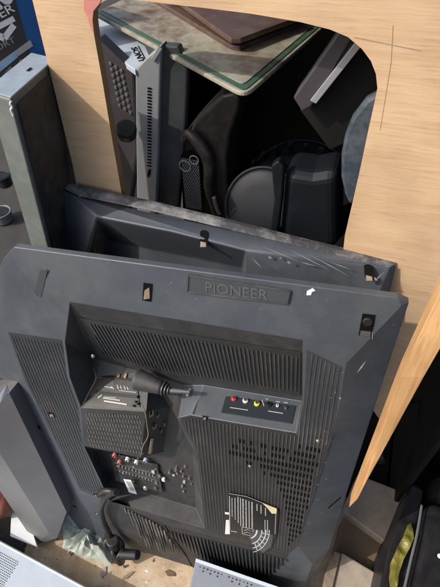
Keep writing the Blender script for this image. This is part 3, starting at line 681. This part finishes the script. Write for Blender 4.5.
# speaker with mesh grille
spk=thing('speaker',PV(205,215,.15),'curved black loudspeaker with diamond mesh grille and worn screw rings','speaker')
b=bmesh.new(); prism(b,[PV(x,y,.16) for x,y in ((181,142),(184,134),(190,127),(212,104),(222,95),(234,92),(240,98),(238,112),(230,135),(226,160),(228,190),(232,240),(184,240),(180,175))],-pn*.10); obj('cabinet',b,mat('brown_black_plastic',(.022,.019,.016),.4,spec=.5,dust=(.14,.12,.10),dustamt=.35,dscale=16),spk,bevel=.022,seg=6)
b=bmesh.new(); tube(b,[PV(183,140,.15),PV(187,134,.145),PV(193,137,.14),PV(200,145,.14),(PV(207,157,.14)),PV(209,170,.14),PV(208,185,.14),PV(211,200,.14),PV(218,222,.14)],lambda t:.007+.006*math.sin(math.pi*min(1,t*1.1)),14); obj('curved_trim',b,mat('worn_trim',(.03,.027,.024),.4,dust=(.15,.13,.11),dustamt=.4,dscale=25),spk,smooth=True)
b=bmesh.new(); prism(b,[PV(x,y,.15) for x,y in ((181,155),(188,150),(197,155),(201,170),(201,216),(184,216))],pn*.004); gr=obj('grille_back',b,M['hole'],spk)
b=bmesh.new()
cxs=PV(192,185,.145); 
for k in range(-16,17):
    for sgn in (1,-1):
        o0=cxs+ph*(k*.0055); A=o0-UP*.0-(ph*sgn*.0)+UP*0
        # clip to grille rectangle
        for t in range(-14,14):
            p=cxs+ph*((k*.0058)+sgn*t*.0029)+UP*(t*.0048); q=cxs+ph*((k*.0058)+sgn*(t+1)*.0029)+UP*((t+1)*.0048)
            if abs((p-cxs).dot(ph))<.021 and abs((q-cxs).dot(ph))<.021: bar(b,p,q,.0011,.001,pn.cross((q-p).normalized()),pn)
obj('grille_mesh',b,M['ink_dim'],gr)
for x,y,r_ in ((185,166,.013),(194,160,.010)):
    b=bmesh.new(); c=PV(x,y,.14)
    pts=[c+(ph*math.cos(a)+UP*math.sin(a))*r_ for a in [j*2*math.pi/14 for j in range(15)]]
    tube(b,pts,.0016,8); obj('worn_screw_ring',b,M['ink_dim'],spk,smooth=True)
b=bmesh.new(); tube(b,[PV(214,197,.12),PV(217,208,.12),PV(220,214,.12)],.005,10); obj('glossy_edge',b,M['silverd'],spk,smooth=True)
# round black drums
def drum(name,cx,cy,e,r,h,lab_,m='blk',sq=1.0,arcs=None):
    c=PV(cx,cy,e); t=thing(name,V((c.x,c.y,c.z-.3)),lab_,'bin')
    b=bmesh.new(); n=40
    prof=[(r*.0,0),(r*.84,0),(r*.93,-.006),(r*.98,-.02),(r,-.05),(r*.97,-.3)]
    rings=[]
    for rr,zz in prof[1:]:
        rings.append([b.verts.new(c+V((math.cos(a)*rr,math.sin(a)*rr,zz))) for a in [2*math.pi*i/n for i in range(n)]])
    b.faces.new(rings[0])
    for A_,B_ in zip(rings,rings[1:]):
        for i in range(n): b.faces.new((A_[i],A_[(i+1)%n],B_[(i+1)%n],B_[i]))
    obj('body',b,M[m],t,smooth=False,bevel=.002,angle=25)
    b=bmesh.new(); tube(b,[c+V((math.cos(a)*r*.99,math.sin(a)*r*.99,-.02)) for a in [2*math.pi*i/24 for i in range(25)]],.006,8); obj('rim',b,M[m],t,smooth=True)
    return t,c
M['drum']=mat('blue_black_plastic',(.006,.008,.012),.5,spec=.25,dust=(.04,.04,.04),dustamt=.2,dscale=8)
def lying_drum(cx,cy,e,rpx,dep,label,ax,ribs_=0):
    c=PV(cx,cy,e); r=(PV(cx+rpx,cy,e)-c).length; t=thing('black_drum',V((c.x,c.y,c.z-r)),label,'drum','black drums in the dark opening')
    ax=ax.normalized(); x=ax.orthogonal().normalized(); y=ax.cross(x); b=bmesh.new(); n=64
    prof=[(0,.004),(.55,.003),(.86,.0),(.93,-.003),(.98,-.012),(1.0,-.03),(1.0,-dep)]
    rings=[[b.verts.new(c+(x*math.cos(a)+y*math.sin(a))*(r*q)+ax*zz) for a in [2*math.pi*i/n for i in range(n)]] for q,zz in prof[1:]]
    b.faces.new(rings[0])
    for A_,B_ in zip(rings,rings[1:]):
        for i in range(n): b.faces.new((A_[i],A_[(i+1)%n],B_[(i+1)%n],B_[i]))
    obj('body',b,M['drum'],t,smooth=True)
    b=bmesh.new(); tube(b,[c+(x*math.cos(a)+y*math.sin(a))*r*.97-ax*.004 for a in [2*math.pi*i/30 for i in range(31)]],.004,8); obj('rim',b,M['drum'],t,smooth=True)
    for k in range(ribs_):
        a=math.radians(200+k*14); b=bmesh.new(); d_=(ph*math.cos(-a)+UP*math.sin(-a)).normalized(); p=c+d_*r*1.0; bar(b,p-ax*.02,p-ax*dep*.8,.012,.008,ax.cross(d_).normalized(),d_); obj('moulded_rib',b,M['drum'],t,bevel=.002)
    return t
lying_drum(262,208,.10,40,.14,'smaller blue-black drum end facing out, left of the grey strip in the dark opening',pn*.9+UP*.5-ph*.1)
lying_drum(300,196,.22,60,.2,'larger black drum with moulded ribs, behind the smaller one',pn*.7+UP*.75+ph*.1,9)
b=bmesh.new(); prism(b,[PV(x,y,.05) for x,y in ((271,166),(278,161),(284,167),(282,200),(276,246),(268,246),(274,200))],-pn*.02); o=obj('plastic_strip',b,M['drum'],None,bevel=.004,seg=3); tag(o,'upright dark grey plastic strip at the right rim of the smaller drum','strip')
b=bmesh.new(); prism(b,[PV(x,y,.06) for x,y in ((284,172),(312,176),(338,172),(338,250),(278,250))],-pn*.09); o=obj('black_case',b,M['drum'],None,bevel=.02,seg=4); tag(o,'matt black case at the lower right of the dark opening','case')
# dark set with silver strip hanging diagonally
dg=thing('dark_monitor',PV(330,70,.1),'purple-black monitor edge with silver strip, slanting in the upper right opening','monitor')
sp('bezel',[(340,30),(352,38),(311,107),(302,112),(293,98)],.06,.04,M['purple'],dg,bevel=.003)
sp('silver_strip',[(355,43),(361,47),(316,104),(310,101)],.055,.012,'silver',dg,bevel=.001)
sp('dark_channel',[(349,36),(357,42),(312,103),(305,109)],.065,.03,'blk',dg,bevel=.002)
sp('screen_body',[(358,45),(385,60),(372,130),(330,150),(300,110)],.09,.05,'blkm',dg,bevel=.001)
# scratched round cover at right
cr=bmesh.new(); prism(cr,[PV(x,y,.045) for x,y in ((380,92),(366,100),(352,118),(345,135),(341,155),(341,178),(345,196),(350,206),(356,200),(372,140))],-pn*.02)
o=obj('smoky_cover',cr,M['clear'],None,bevel=.006); tag(o,'scratched blue-grey plastic cover against the right edge of the opening','cover')
# ------------------------------------------------------------------ left side
# monitor standing on edge
zc=PV(10,99,-.12); zm=zc.z
far=H(54,60,zm); farL=H(40,52,zm); nearL=H(-14,92,zm)
def dropto(px,py,base): return hit(px,py,base,V((0,1,0)))-base
Dn=dropto(47,243,zc)*1.5
mn=thing('grey_monitor',zc+Dn,'grey monitor standing on edge at far left, skylight painted on its top, greenish side','monitor')
b=bmesh.new(); prism(b,[zc,nearL,nearL+(far-zc),far],Dn)
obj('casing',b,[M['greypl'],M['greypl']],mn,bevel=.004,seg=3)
M['mtop']=mat('painted_skylight_plastic',(.30,.37,.44),.4,noise=-.3,nscale=20,dust=(.3,.3,.28),dustamt=.4,dscale=12)  # skylight on the top face painted in as a paler blue
b=bmesh.new(); w_=(nearL-zc).normalized(); prism(b,[zc+UP*.0008-w_*.003,nearL+UP*.0008,nearL+(far-zc)+UP*.0008,far+UP*.0008-w_*.003],UP*.003); tp=obj('painted_skylight_top',b,M['mtop'],mn,bevel=.001)
fdir=(far-zc).normalized()
b=bmesh.new(); o1=zc+fdir*.012+Dn*.03-w_*.0012; o2=far-fdir*.004+Dn*.03-w_*.0012; prism(b,[o1,o2,o2+Dn*.94,o1+Dn*.94],-w_*.003); obj('dark_screen',b,M['tv_in'],mn,bevel=.001)
b=bmesh.new(); c=H(27,71,zm+.005); e=(H(31,68,zm+.005)-c); bar(b,c,c+e,.004,.0006,UP.cross(e.normalized()),UP); obj('slot',b,M['hole'],tp)
b=bmesh.new(); pts=[hit(x,y,zc-V((0,.003,0)),V((0,1,0))) for x,y in ((11,101),(10,104),(12,107),(10.5,110),(12.5,114),(13,116))]; tube(b,pts,.0018,6); obj('paint_drip',b,M['white'],mn)
# product box
pbn=V((.45,-.85,.28)).normalized(); pb0=PV(30,60,.10)
def BX(px,py,l=0): return hit(px,py,pb0+pbn*l,pbn)
pb=thing('product_box',BX(20,90)-UP*.3,'blue and black retail box with white lettering, standing behind the grey monitor','box')
b=bmesh.new(); prism(b,[BX(-30,-40),BX(70,-40),BX(85,60),BX(80,130),BX(-30,140)],-pbn*.12); obj('carton',b,M['boxblue'],pb,bevel=.002)
b=bmesh.new(); prism(b,[BX(-28,-38,.0004),BX(8,-38,.0004),BX(16,4,.0004),BX(26,40,.0004),BX(33,66,.0004),BX(0,110,.0004),BX(-28,110,.0004)],pbn*.0008); bl=obj('black_printed_panel',b,M['boxblack'],pb)
for s_,A,C,h_,m_,bo in (('AC',(-9,14),(14,2),.040,'ink',.02),('STER',(-13,26),(15.5,11),.014,'ink',.005),('SPORT',(-12,56),(16,42),.010,'ink_dim',0)):
    b=text_bm(s_,BX(*A,.0014),BX(*C,.0014),pbn,height=h_,depth=.0006,bold=bo); obj('lettering',b,M[m_],bl)
b=bmesh.new()
def lb_(b,p,q,w):
    A=BX(*p,.0014); C=BX(*q,.0014); bar(b,A,C,w,.0006,pbn.cross((C-A).normalized()),pbn)
lb_(b,(-4,28),(14,18.5),.009); lb_(b,(-12,32),(4,38),.012); lb_(b,(4,38.5),(14,25),.010); obj('tick_emblem',b,M['ink'],bl)
b=bmesh.new(); prism(b,[BX(x,y,.0014) for x,y in ((-20,76),(30,40),(33,46),(-20,82))],pbn*.0006); obj('silver_band',b,M['silver'],bl)
b=bmesh.new(); prism(b,[BX(x,y,.0016) for x,y in ((-20,80),(15,53),(18,57),(-20,88))],pbn*.0008); obj('pale_blue_band',b,M['boxcyan'],bl)
b=bmesh.new(); prism(b,[BX(x,y,.0016) for x,y in ((2,76),(10,66),(15,70),(9,78),(4,82))],pbn*.0008); prism(b,[BX(x,y,.0016) for x,y in ((17,66),(20,59),(27,60),(22,68))],pbn*.0008); obj('product_picture',b,M['silverd'],bl)
# jars and bits under the monitor at left edge
zl=.62
def put(name,px,py,z,r,h,m,lab_,cat,rim=None,group=None):
    c=H(px,py,z); t=thing(name,V((c.x,c.y,z-h)),lab_,cat,group)
    b=bmesh.new(); cyl(b,c-UP*h,c,r*.92,r,32); obj('body',b,M[m],t,bevel=.004)
    b=bmesh.new(); tube(b,[c+V((math.cos(a)*r,math.sin(a)*r,0)) for a in [2*math.pi*i/24 for i in range(25)]],.004,8); obj('rim',b,M[rim or m],t,smooth=True)
    b=bmesh.new(); cyl(b,c-UP*.001,c+UP*.002,r*.8,None,28); obj('lid',b,M['blk'],t)
    return t
put('black_jar',2,176,.66,.034,.05,'blk','small black jar at the left edge, above the stacked cups','jar',rim='blk')
put('stacked_cups',0,212,.60,.045,.045,'silverd','pale rimmed stacked cups at the left edge below the black jar','cups',rim='silverd')
b=bmesh.new(); prism(b,[H(-60,110,.55),H(14,110,.55),H(30,200,.55),H(50,262,.55),H(10,275,.55),H(-60,275,.55)],-UP*.3); 
o=obj('dark_shelf_box',b,mat('grey_brown_board',(.05,.045,.04),.7,noise=-.4,nscale=12),None,bevel=.003); tag(o,'grey-brown box at left edge carrying the jar and cups','box')
# grey angular casing, bottom left, in front of television
gl=thing('grey_casing',T(40,540,.0),'dark grey metal casing leaning at lower left, two long plain faces','casing')
b=bmesh.new()
E1=T(9,393,.025); E2=T(66.5,512,.025); R2=T(49,533,.050); fa=[E1,E2,R2]; E3=on(57,538,fa); R1=on(-33,400,fa); L2_=T(36,545,.02); L1_=on(-60,400,[R1,R2,L2_])
vs=[b.verts.new(p) for p in (E1,E2,E3,R2,R1,L2_,L1_)]
bk=[b.verts.new(p-NT*.05) for p in (E1,E2,E3,L2_,L1_)]
b.faces.new((vs[0],vs[1],vs[2],vs[3],vs[4])); b.faces.new((vs[4],vs[3],vs[5],vs[6])); b.faces.new((vs[3],vs[2],vs[5]))
seq=[vs[0],vs[1],vs[2],vs[5],vs[6]]
for i in range(4): b.faces.new((seq[i],seq[i+1],bk[i+1],bk[i]))
b.faces.new((vs[6],vs[4],vs[0],bk[0],bk[4])); b.faces.new(bk)
bmesh.ops.triangulate(b,faces=b.faces[:])
obj('shell',b,mat('grey_painted_metal',(.12,.12,.125),.45,metal=.25,noise=.3,nscale=6,dust=(.2,.19,.18),dustamt=.35,dscale=5),gl)
b=bmesh.new(); prism(b,[T(-2,396,.07),T(7,384.5,.05),T(9,391,.05),T(0,404,.075)],NT*.003); obj('bright_corner',b,M['white'],gl)
# ------------------------------------------------------------------ bottom foreground
zp=.11
pf=thing('perforated_panel',H(20,580,zp)-UP*.06,'pale blue-white metal lid with rows of punched holes, bottom left corner','panel')
b=bmesh.new(); pa=H(-8,536,zp); pb_=H(96,592,zp); ed=(pb_-pa).normalized(); ev=-UP.cross(ed)
if ev.y>0: ev=-ev
prism(b,[pa-ed*.2,pb_+ed*.1,pb_+ed*.1+ev*.4,pa-ed*.2+ev*.4],-UP*.092); obj('lid',b,M['paleblue'],pf,bevel=.004,seg=3)
b=bmesh.new()
for i in range(24):
    for j in range(16):
        c=pa+ed*(-.03+i*.0072+ (j%2)*.0036)+ev*(.030+j*.0066)+UP*.0003
        cyl(b,c,c+UP*.0006,.0019,None,8)
obj('punched_holes',b,M['tv_in'],pf)
b=bmesh.new(); bar(b,pa-ed*.2+ev*.006,pb_+ed*.1+ev*.006,.005,.0015,ev,UP); obj('bright_lip',b,M['white'],pf,bevel=.0006)
# white unit bottom centre
wu=thing('white_unit',H(235,580,.2)-UP*.05,'slim pale blue-grey appliance edge with small symbols, bottom centre','appliance')
zw=.26; A=H(196,558,zw); C=H(300,594,zw); ed=(C-A).normalized(); ev=UP.cross(ed)
if ev.y>0: ev=-ev
# tilt so that its face looks up at the camera
fn=(UP*.75+V((0,-.66,0))).normalized(); dnv=fn.cross(ed).normalized()
if dnv.z>0: dnv=-dnv
b=bmesh.new(); prism(b,[A,C,C+dnv*.10,A+dnv*.10],-UP*.24); obj('body',b,mat('grey_blue_plastic',(.16,.18,.21),.4,noise=.2,nscale=30),wu,bevel=.003)
b=bmesh.new(); prism(b,[A+fn*.0006,C+fn*.0006,C+dnv*.011+fn*.0006,A+dnv*.011+fn*.0006],fn*.002); obj('white_edge_strip',b,M['paleblue'],wu,bevel=.0008)
b=bmesh.new()
for k in range(15):
    if k in (7,): continue
    c=A+ed*(.016+k*.0115)+dnv*.021+fn*.0006; s_=random.uniform(.003,.0055); bar(b,c,c+ed*s_,.004 if k%3 else .0025,.0006,dnv,fn)
    if k%2: bar(b,c+dnv*.010,c+dnv*.010+ed*.004,.005,.0006,dnv,fn)
obj('printed_symbols',b,M['label'],wu)
# crumpled sheet
def sheet(name,quad,z,nx,ny,amp,m,lab_,cat,seed):
    random.seed(seed); from mathutils import noise
    b=bmesh.new(); c=[H(x,y,z) for x,y in quad]; g=[]
    for j in range(ny+1):
        row=[]
        for i in range(nx+1):
            u=i/nx; v=j/ny; p=c[0].lerp(c[1],u).lerp(c[3].lerp(c[2],u),v)
            q=p*13+V((seed,0,0)); q=q+noise.noise_vector(q)*.6; vd=noise.voronoi(q)[0]; v2_=noise.voronoi(q*2.3)[0]; hgt=(1-min(1,(vd[1]-vd[0])*1.6))*amp*.8+(1-min(1,(v2_[1]-v2_[0])*1.4))*amp*.35
            ed_=min(u,1-u,v,1-v); hgt*=min(1,ed_*5+.15)
            row.append(b.verts.new(p+UP*hgt+V((noise.noise(q*1.3),noise.noise(q*1.3+V((9,0,0))),0))*.012))
        g.append(row)
    for j in range(ny):
        for i in range(nx): b.faces.new((g[j][i],g[j][i+1],g[j+1][i+1],g[j+1][i]))
    o=obj(name,b,M[m],None,smooth=False,recalc=False); s=o.modifiers.new('s','SOLIDIFY'); s.thickness=.0015; return tag(o,lab_,cat)
sheet('plastic_sheet',((50,505),(104,500),(112,566),(66,548)),.03,110,110,.05,'cloth','crumpled pale green plastic sheet on the floor under the television corner','sheet',5)
random.seed(33); b=bmesh.new()
for k in range(420):
    x=random.uniform(0,330); y=random.uniform(505,600); c=H(x,y,.018); r_=random.uniform(.0012,.0045)*(1 if random.random()<.9 else 2)
    q=[c+V((random.uniform(-1,1),random.uniform(-1,1),random.uniform(-.2,.8)))*r_ for _ in range(4)]
    vs_=[b.verts.new(p) for p in q]
    for t_ in ((0,1,2),(0,1,3),(1,2,3),(0,2,3)): b.faces.new([vs_[n_] for n_ in t_])
o=obj('grit',b,mat('grit_bits',(.16,.12,.08),.8,col2=(.5,.46,.38),nscale=30),None); tag(o,'fine grit and crumbs strewn over the tan floor','grit',kind='stuff')
for k,(x,y,l_,w_2,a_,lab_) in enumerate(((128,576,.05,.012,.5,'small splinter of pale wood on the floor right of the plug'),(170,574,.04,.018,-.4,'chip of brown plastic on the floor near the white appliance edge'),(104,572,.035,.02,1.2,'torn scrap of grey card on the floor left of the plug'))):
    c=H(x,y,.017); d_=V((math.cos(a_),math.sin(a_),0)); e_=V((-d_.y,d_.x,0)); b=bmesh.new()
    prism(b,[c-d_*l_/2,c-d_*l_*.1-e_*w_2/2,c+d_*l_/2,c+d_*l_*.3+e_*w_2/2,c-d_*l_*.3+e_*w_2/2],UP*.003); o=obj('scrap',b,M[('tan','brownbox','concrete')[k]],None); tag(o,lab_,'scrap')
random.seed(21)
gp='small stones scattered on the floor'
for k,(x,y,r_) in enumerate(((147,571,.010),(73,553,.012),(89,548,.007),(160,580,.006),(57,560,.008),(146,583,.008))):
    c=H(x,y,.012); b=bmesh.new(); bmesh.ops.create_icosphere(b,subdivisions=2,radius=r_)
    for v in b.verts: v.co=v.co*random.uniform(.75,1.2); v.co.z*=.6; v.co+=c
    o=obj('stone',b,M['white'] if k in (0,5) else M['tv_dusty'],None)
    tag(o,('white pebble on the tan floor right of the mains plug','dark grey stone beside the perforated lid and plastic sheet','small dark stone on the pale packaging','tiny dark chip on the tan floor near the bottom edge','dark stone nearest the perforated panel edge','lower white pebble near the bottom edge of the floor')[k],'stone',gp)
# reddish bundle at far left
b=bmesh.new(); bmesh.ops.create_icosphere(b,subdivisions=4,radius=.085)
from mathutils import noise as NZ
c=H(-2,492,.12)
for v in b.verts: v.co*=1+.25*NZ.noise(v.co*14)+.08*NZ.noise(v.co*45); v.co.z*=.9; v.co+=c
o=obj('cloth_bundle',b,M['skin'],None,smooth=True); tag(o,'reddish brown rag bundle at the left edge beside the grey casing','rag')
b=bmesh.new(); prism(b,[H(x,y,.06) for x,y in ((12,500),(24,503),(37,547),(10,536))],-UP*.02); o=obj('white_card',b,M['white'],None,bevel=.001); tag(o,'white card corner between the grey casing and the perforated lid','card')
# ------------------------------------------------------------------ right bottom
def slab(name,pts,z,th,m,lab_,cat,bev=.006,group=None):
    b=bmesh.new(); prism(b,[H(x,y,z) for x,y in pts],-UP*th); o=obj(name,b,M[m],None,bevel=bev,seg=3); return tag(o,lab_,cat,group)
slab('cardboard_box',((358,474),(409,494),(388,544),(344,512)),.17,.165,'concrete','dusty grey-brown box, rearmost of the three beside the front television','box',group='dusty boxes on the right floor')
slab('cardboard_box',((345,512),(390,546),(376,574),(336,548)),.13,.125,'brownbox','dark brown box, middle of the three beside the front television','box',group='dusty boxes on the right floor')
slab('cardboard_box',((342,552),(382,576),(374,620),(326,610)),.18,.175,'concrete','pale grey box at the bottom edge, nearest of the three boxes','box',group='dusty boxes on the right floor')
slab('tan_strip',((328,562),(335,551),(341,553),(332,592),(322,590)),.19,.03,'tan','narrow tan strip between the front television and the pale grey box','strip',.003)
bb=thing('black_case',H(400,560,.0),'black case with a pale edge line, standing right of the dusty boxes','case')
b=bmesh.new(); prism(b,[H(x,y,.34) for x,y in ((413,484),(424,490),(402,610),(376,610),(388,548))],-UP*.33); obj('body',b,M['blk'],bb,bevel=.006)
b=bmesh.new(); prism(b,[H(x,y,.36) for x,y in ((428,500),(470,510),(470,610),(404,610))],-UP*.3); obj('lid_section',b,M['blk'],bb,bevel=.03,seg=5)
b=bmesh.new(); tube(b,[H(422,505,.37),H(417,535,.37),H(411,560,.37),(H(402,600,.37))],.004,8); obj('edge_line',b,M['silverd'],bb,smooth=True)
b=bmesh.new()
pts=[(410,524),(413,530),(413,539),(409,549),(403,560),(399,572),(396,590),(390,590),(389,577),(391,562),(397,548),(403,537),(407,526)]
prism(b,[H(x,y,.352) for x,y in pts],UP*.008); bmesh.ops.triangulate(b,faces=b.faces[:]); bmesh.ops.subdivide_edges(b,edges=b.edges[:],cuts=3,use_grid_fill=True)
for v in b.verts: v.co+=V((0,0,1))*.012*NZ.noise(v.co*40)
o=obj('yellow_wrapper',b,M['yb'],None); tag(o,'crumpled yellow wrapper lying on the black case','wrapper')
c=H(440,556,.37); b=bmesh.new(); bmesh.ops.create_icosphere(b,subdivisions=2,radius=.007)
for v in b.verts: v.co+=c
tag(obj('white_button',b,M['white'],None),'tiny white button on the black case at the right edge','button')
# dark rubbish heap on the right below the batten
b=bmesh.new(); bmesh.ops.create_icosphere(b,subdivisions=5,radius=.33); c=H(462,440,.05)
for v in b.verts:
    v.co*=1+.3*NZ.noise(v.co*5)+.10*abs(NZ.noise(v.co*16)); v.co.z*=.75; v.co+=c+V((.12,.12,0))
o=obj('black_bag',b,M['blkm'],None,smooth=True); tag(o,'crumpled black bag in the shade below the pine batten','bag')
b=bmesh.new(); A=H(378,455,.35); cyl(b,A,A+V((.02,-.01,.02)),.03,.02,20); o=obj('round_weight',b,M['blk'],None,bevel=.004); tag(o,'dull black round weight beside the lower end of the batten','weight')
b=bmesh.new(); tube(b,[H(400,415,.45),H(410,402,.45),H(424,398,.45),H(440,390,.45)],.007,8); o=obj('dark_cable',b,M['rubber'],None,smooth=True); tag(o,'dark cable curving through the shade right of the batten','cable')
# low wall of dark shelving behind and to the right
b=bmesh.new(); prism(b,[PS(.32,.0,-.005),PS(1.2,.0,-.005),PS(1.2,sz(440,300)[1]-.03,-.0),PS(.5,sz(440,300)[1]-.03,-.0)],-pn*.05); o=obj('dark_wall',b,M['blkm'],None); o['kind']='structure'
# ------------------------------------------------------------------ ground
b=bmesh.new(); 
prism(b,[V((-40,-40,0)),V((40,-40,0)),V((40,40,0)),V((-40,40,0))],-UP*.1); o=obj('ground',b,mat('dark_earth',(.06,.055,.05),.9,noise=-.4,nscale=3,bump=.6,bscale=30),None); o['kind']='structure'
b=bmesh.new(); prism(b,[V((-.75,.12,.004)),V((.62,.0,.004)),V((.7,1.15,.004)),V((-.7,1.3,.004))],UP*.012); o=obj('floor',b,mat('tan_floor',(.50,.36,.21),.8,col2=(.62,.53,.40),nscale=5,bump=.8,bscale=50,dust=(.20,.13,.07),dustamt=.9,dscale=7),None); o['kind']='structure'
# ------------------------------------------------------------------ light
sd=(ph*.62-pn*.46-UP*.64).normalized()       # direction the sunlight travels
L=bpy.data.lights.new('sun','SUN'); L.energy=2.4; L.angle=math.radians(.6); L.color=(1,.95,.88)
lo=bpy.data.objects.new('sun',L); COL.objects.link(lo); lo.rotation_euler=sd.to_track_quat('-Z','Y').to_euler()
w=bpy.data.worlds.new('World'); sc.world=w; w.use_nodes=True; nt=w.node_tree
sk=nt.nodes.new('ShaderNodeTexSky'); sk.sky_type='NISHITA'; sk.sun_disc=False; sk.air_density=.8; sk.dust_density=4.0; sk.ozone_density=0.3
s=-sd; sk.sun_elevation=math.asin(s.z); sk.sun_rotation=math.atan2(s.x,s.y)
nt.links.new(sk.outputs[0],nt.nodes['Background'].inputs[0]); nt.nodes['Background'].inputs[1].default_value=.15
sc.view_settings.view_transform='Standard'; sc.view_settings.look='None'; sc.view_settings.exposure=.4; sc.view_settings.gamma=1
print('tray',ztray,'opening z',sz(300,22),sz(342,246),'tv base z',T(200,570,0).z,'z1',z1,'mon',zm, 'P0',P0)
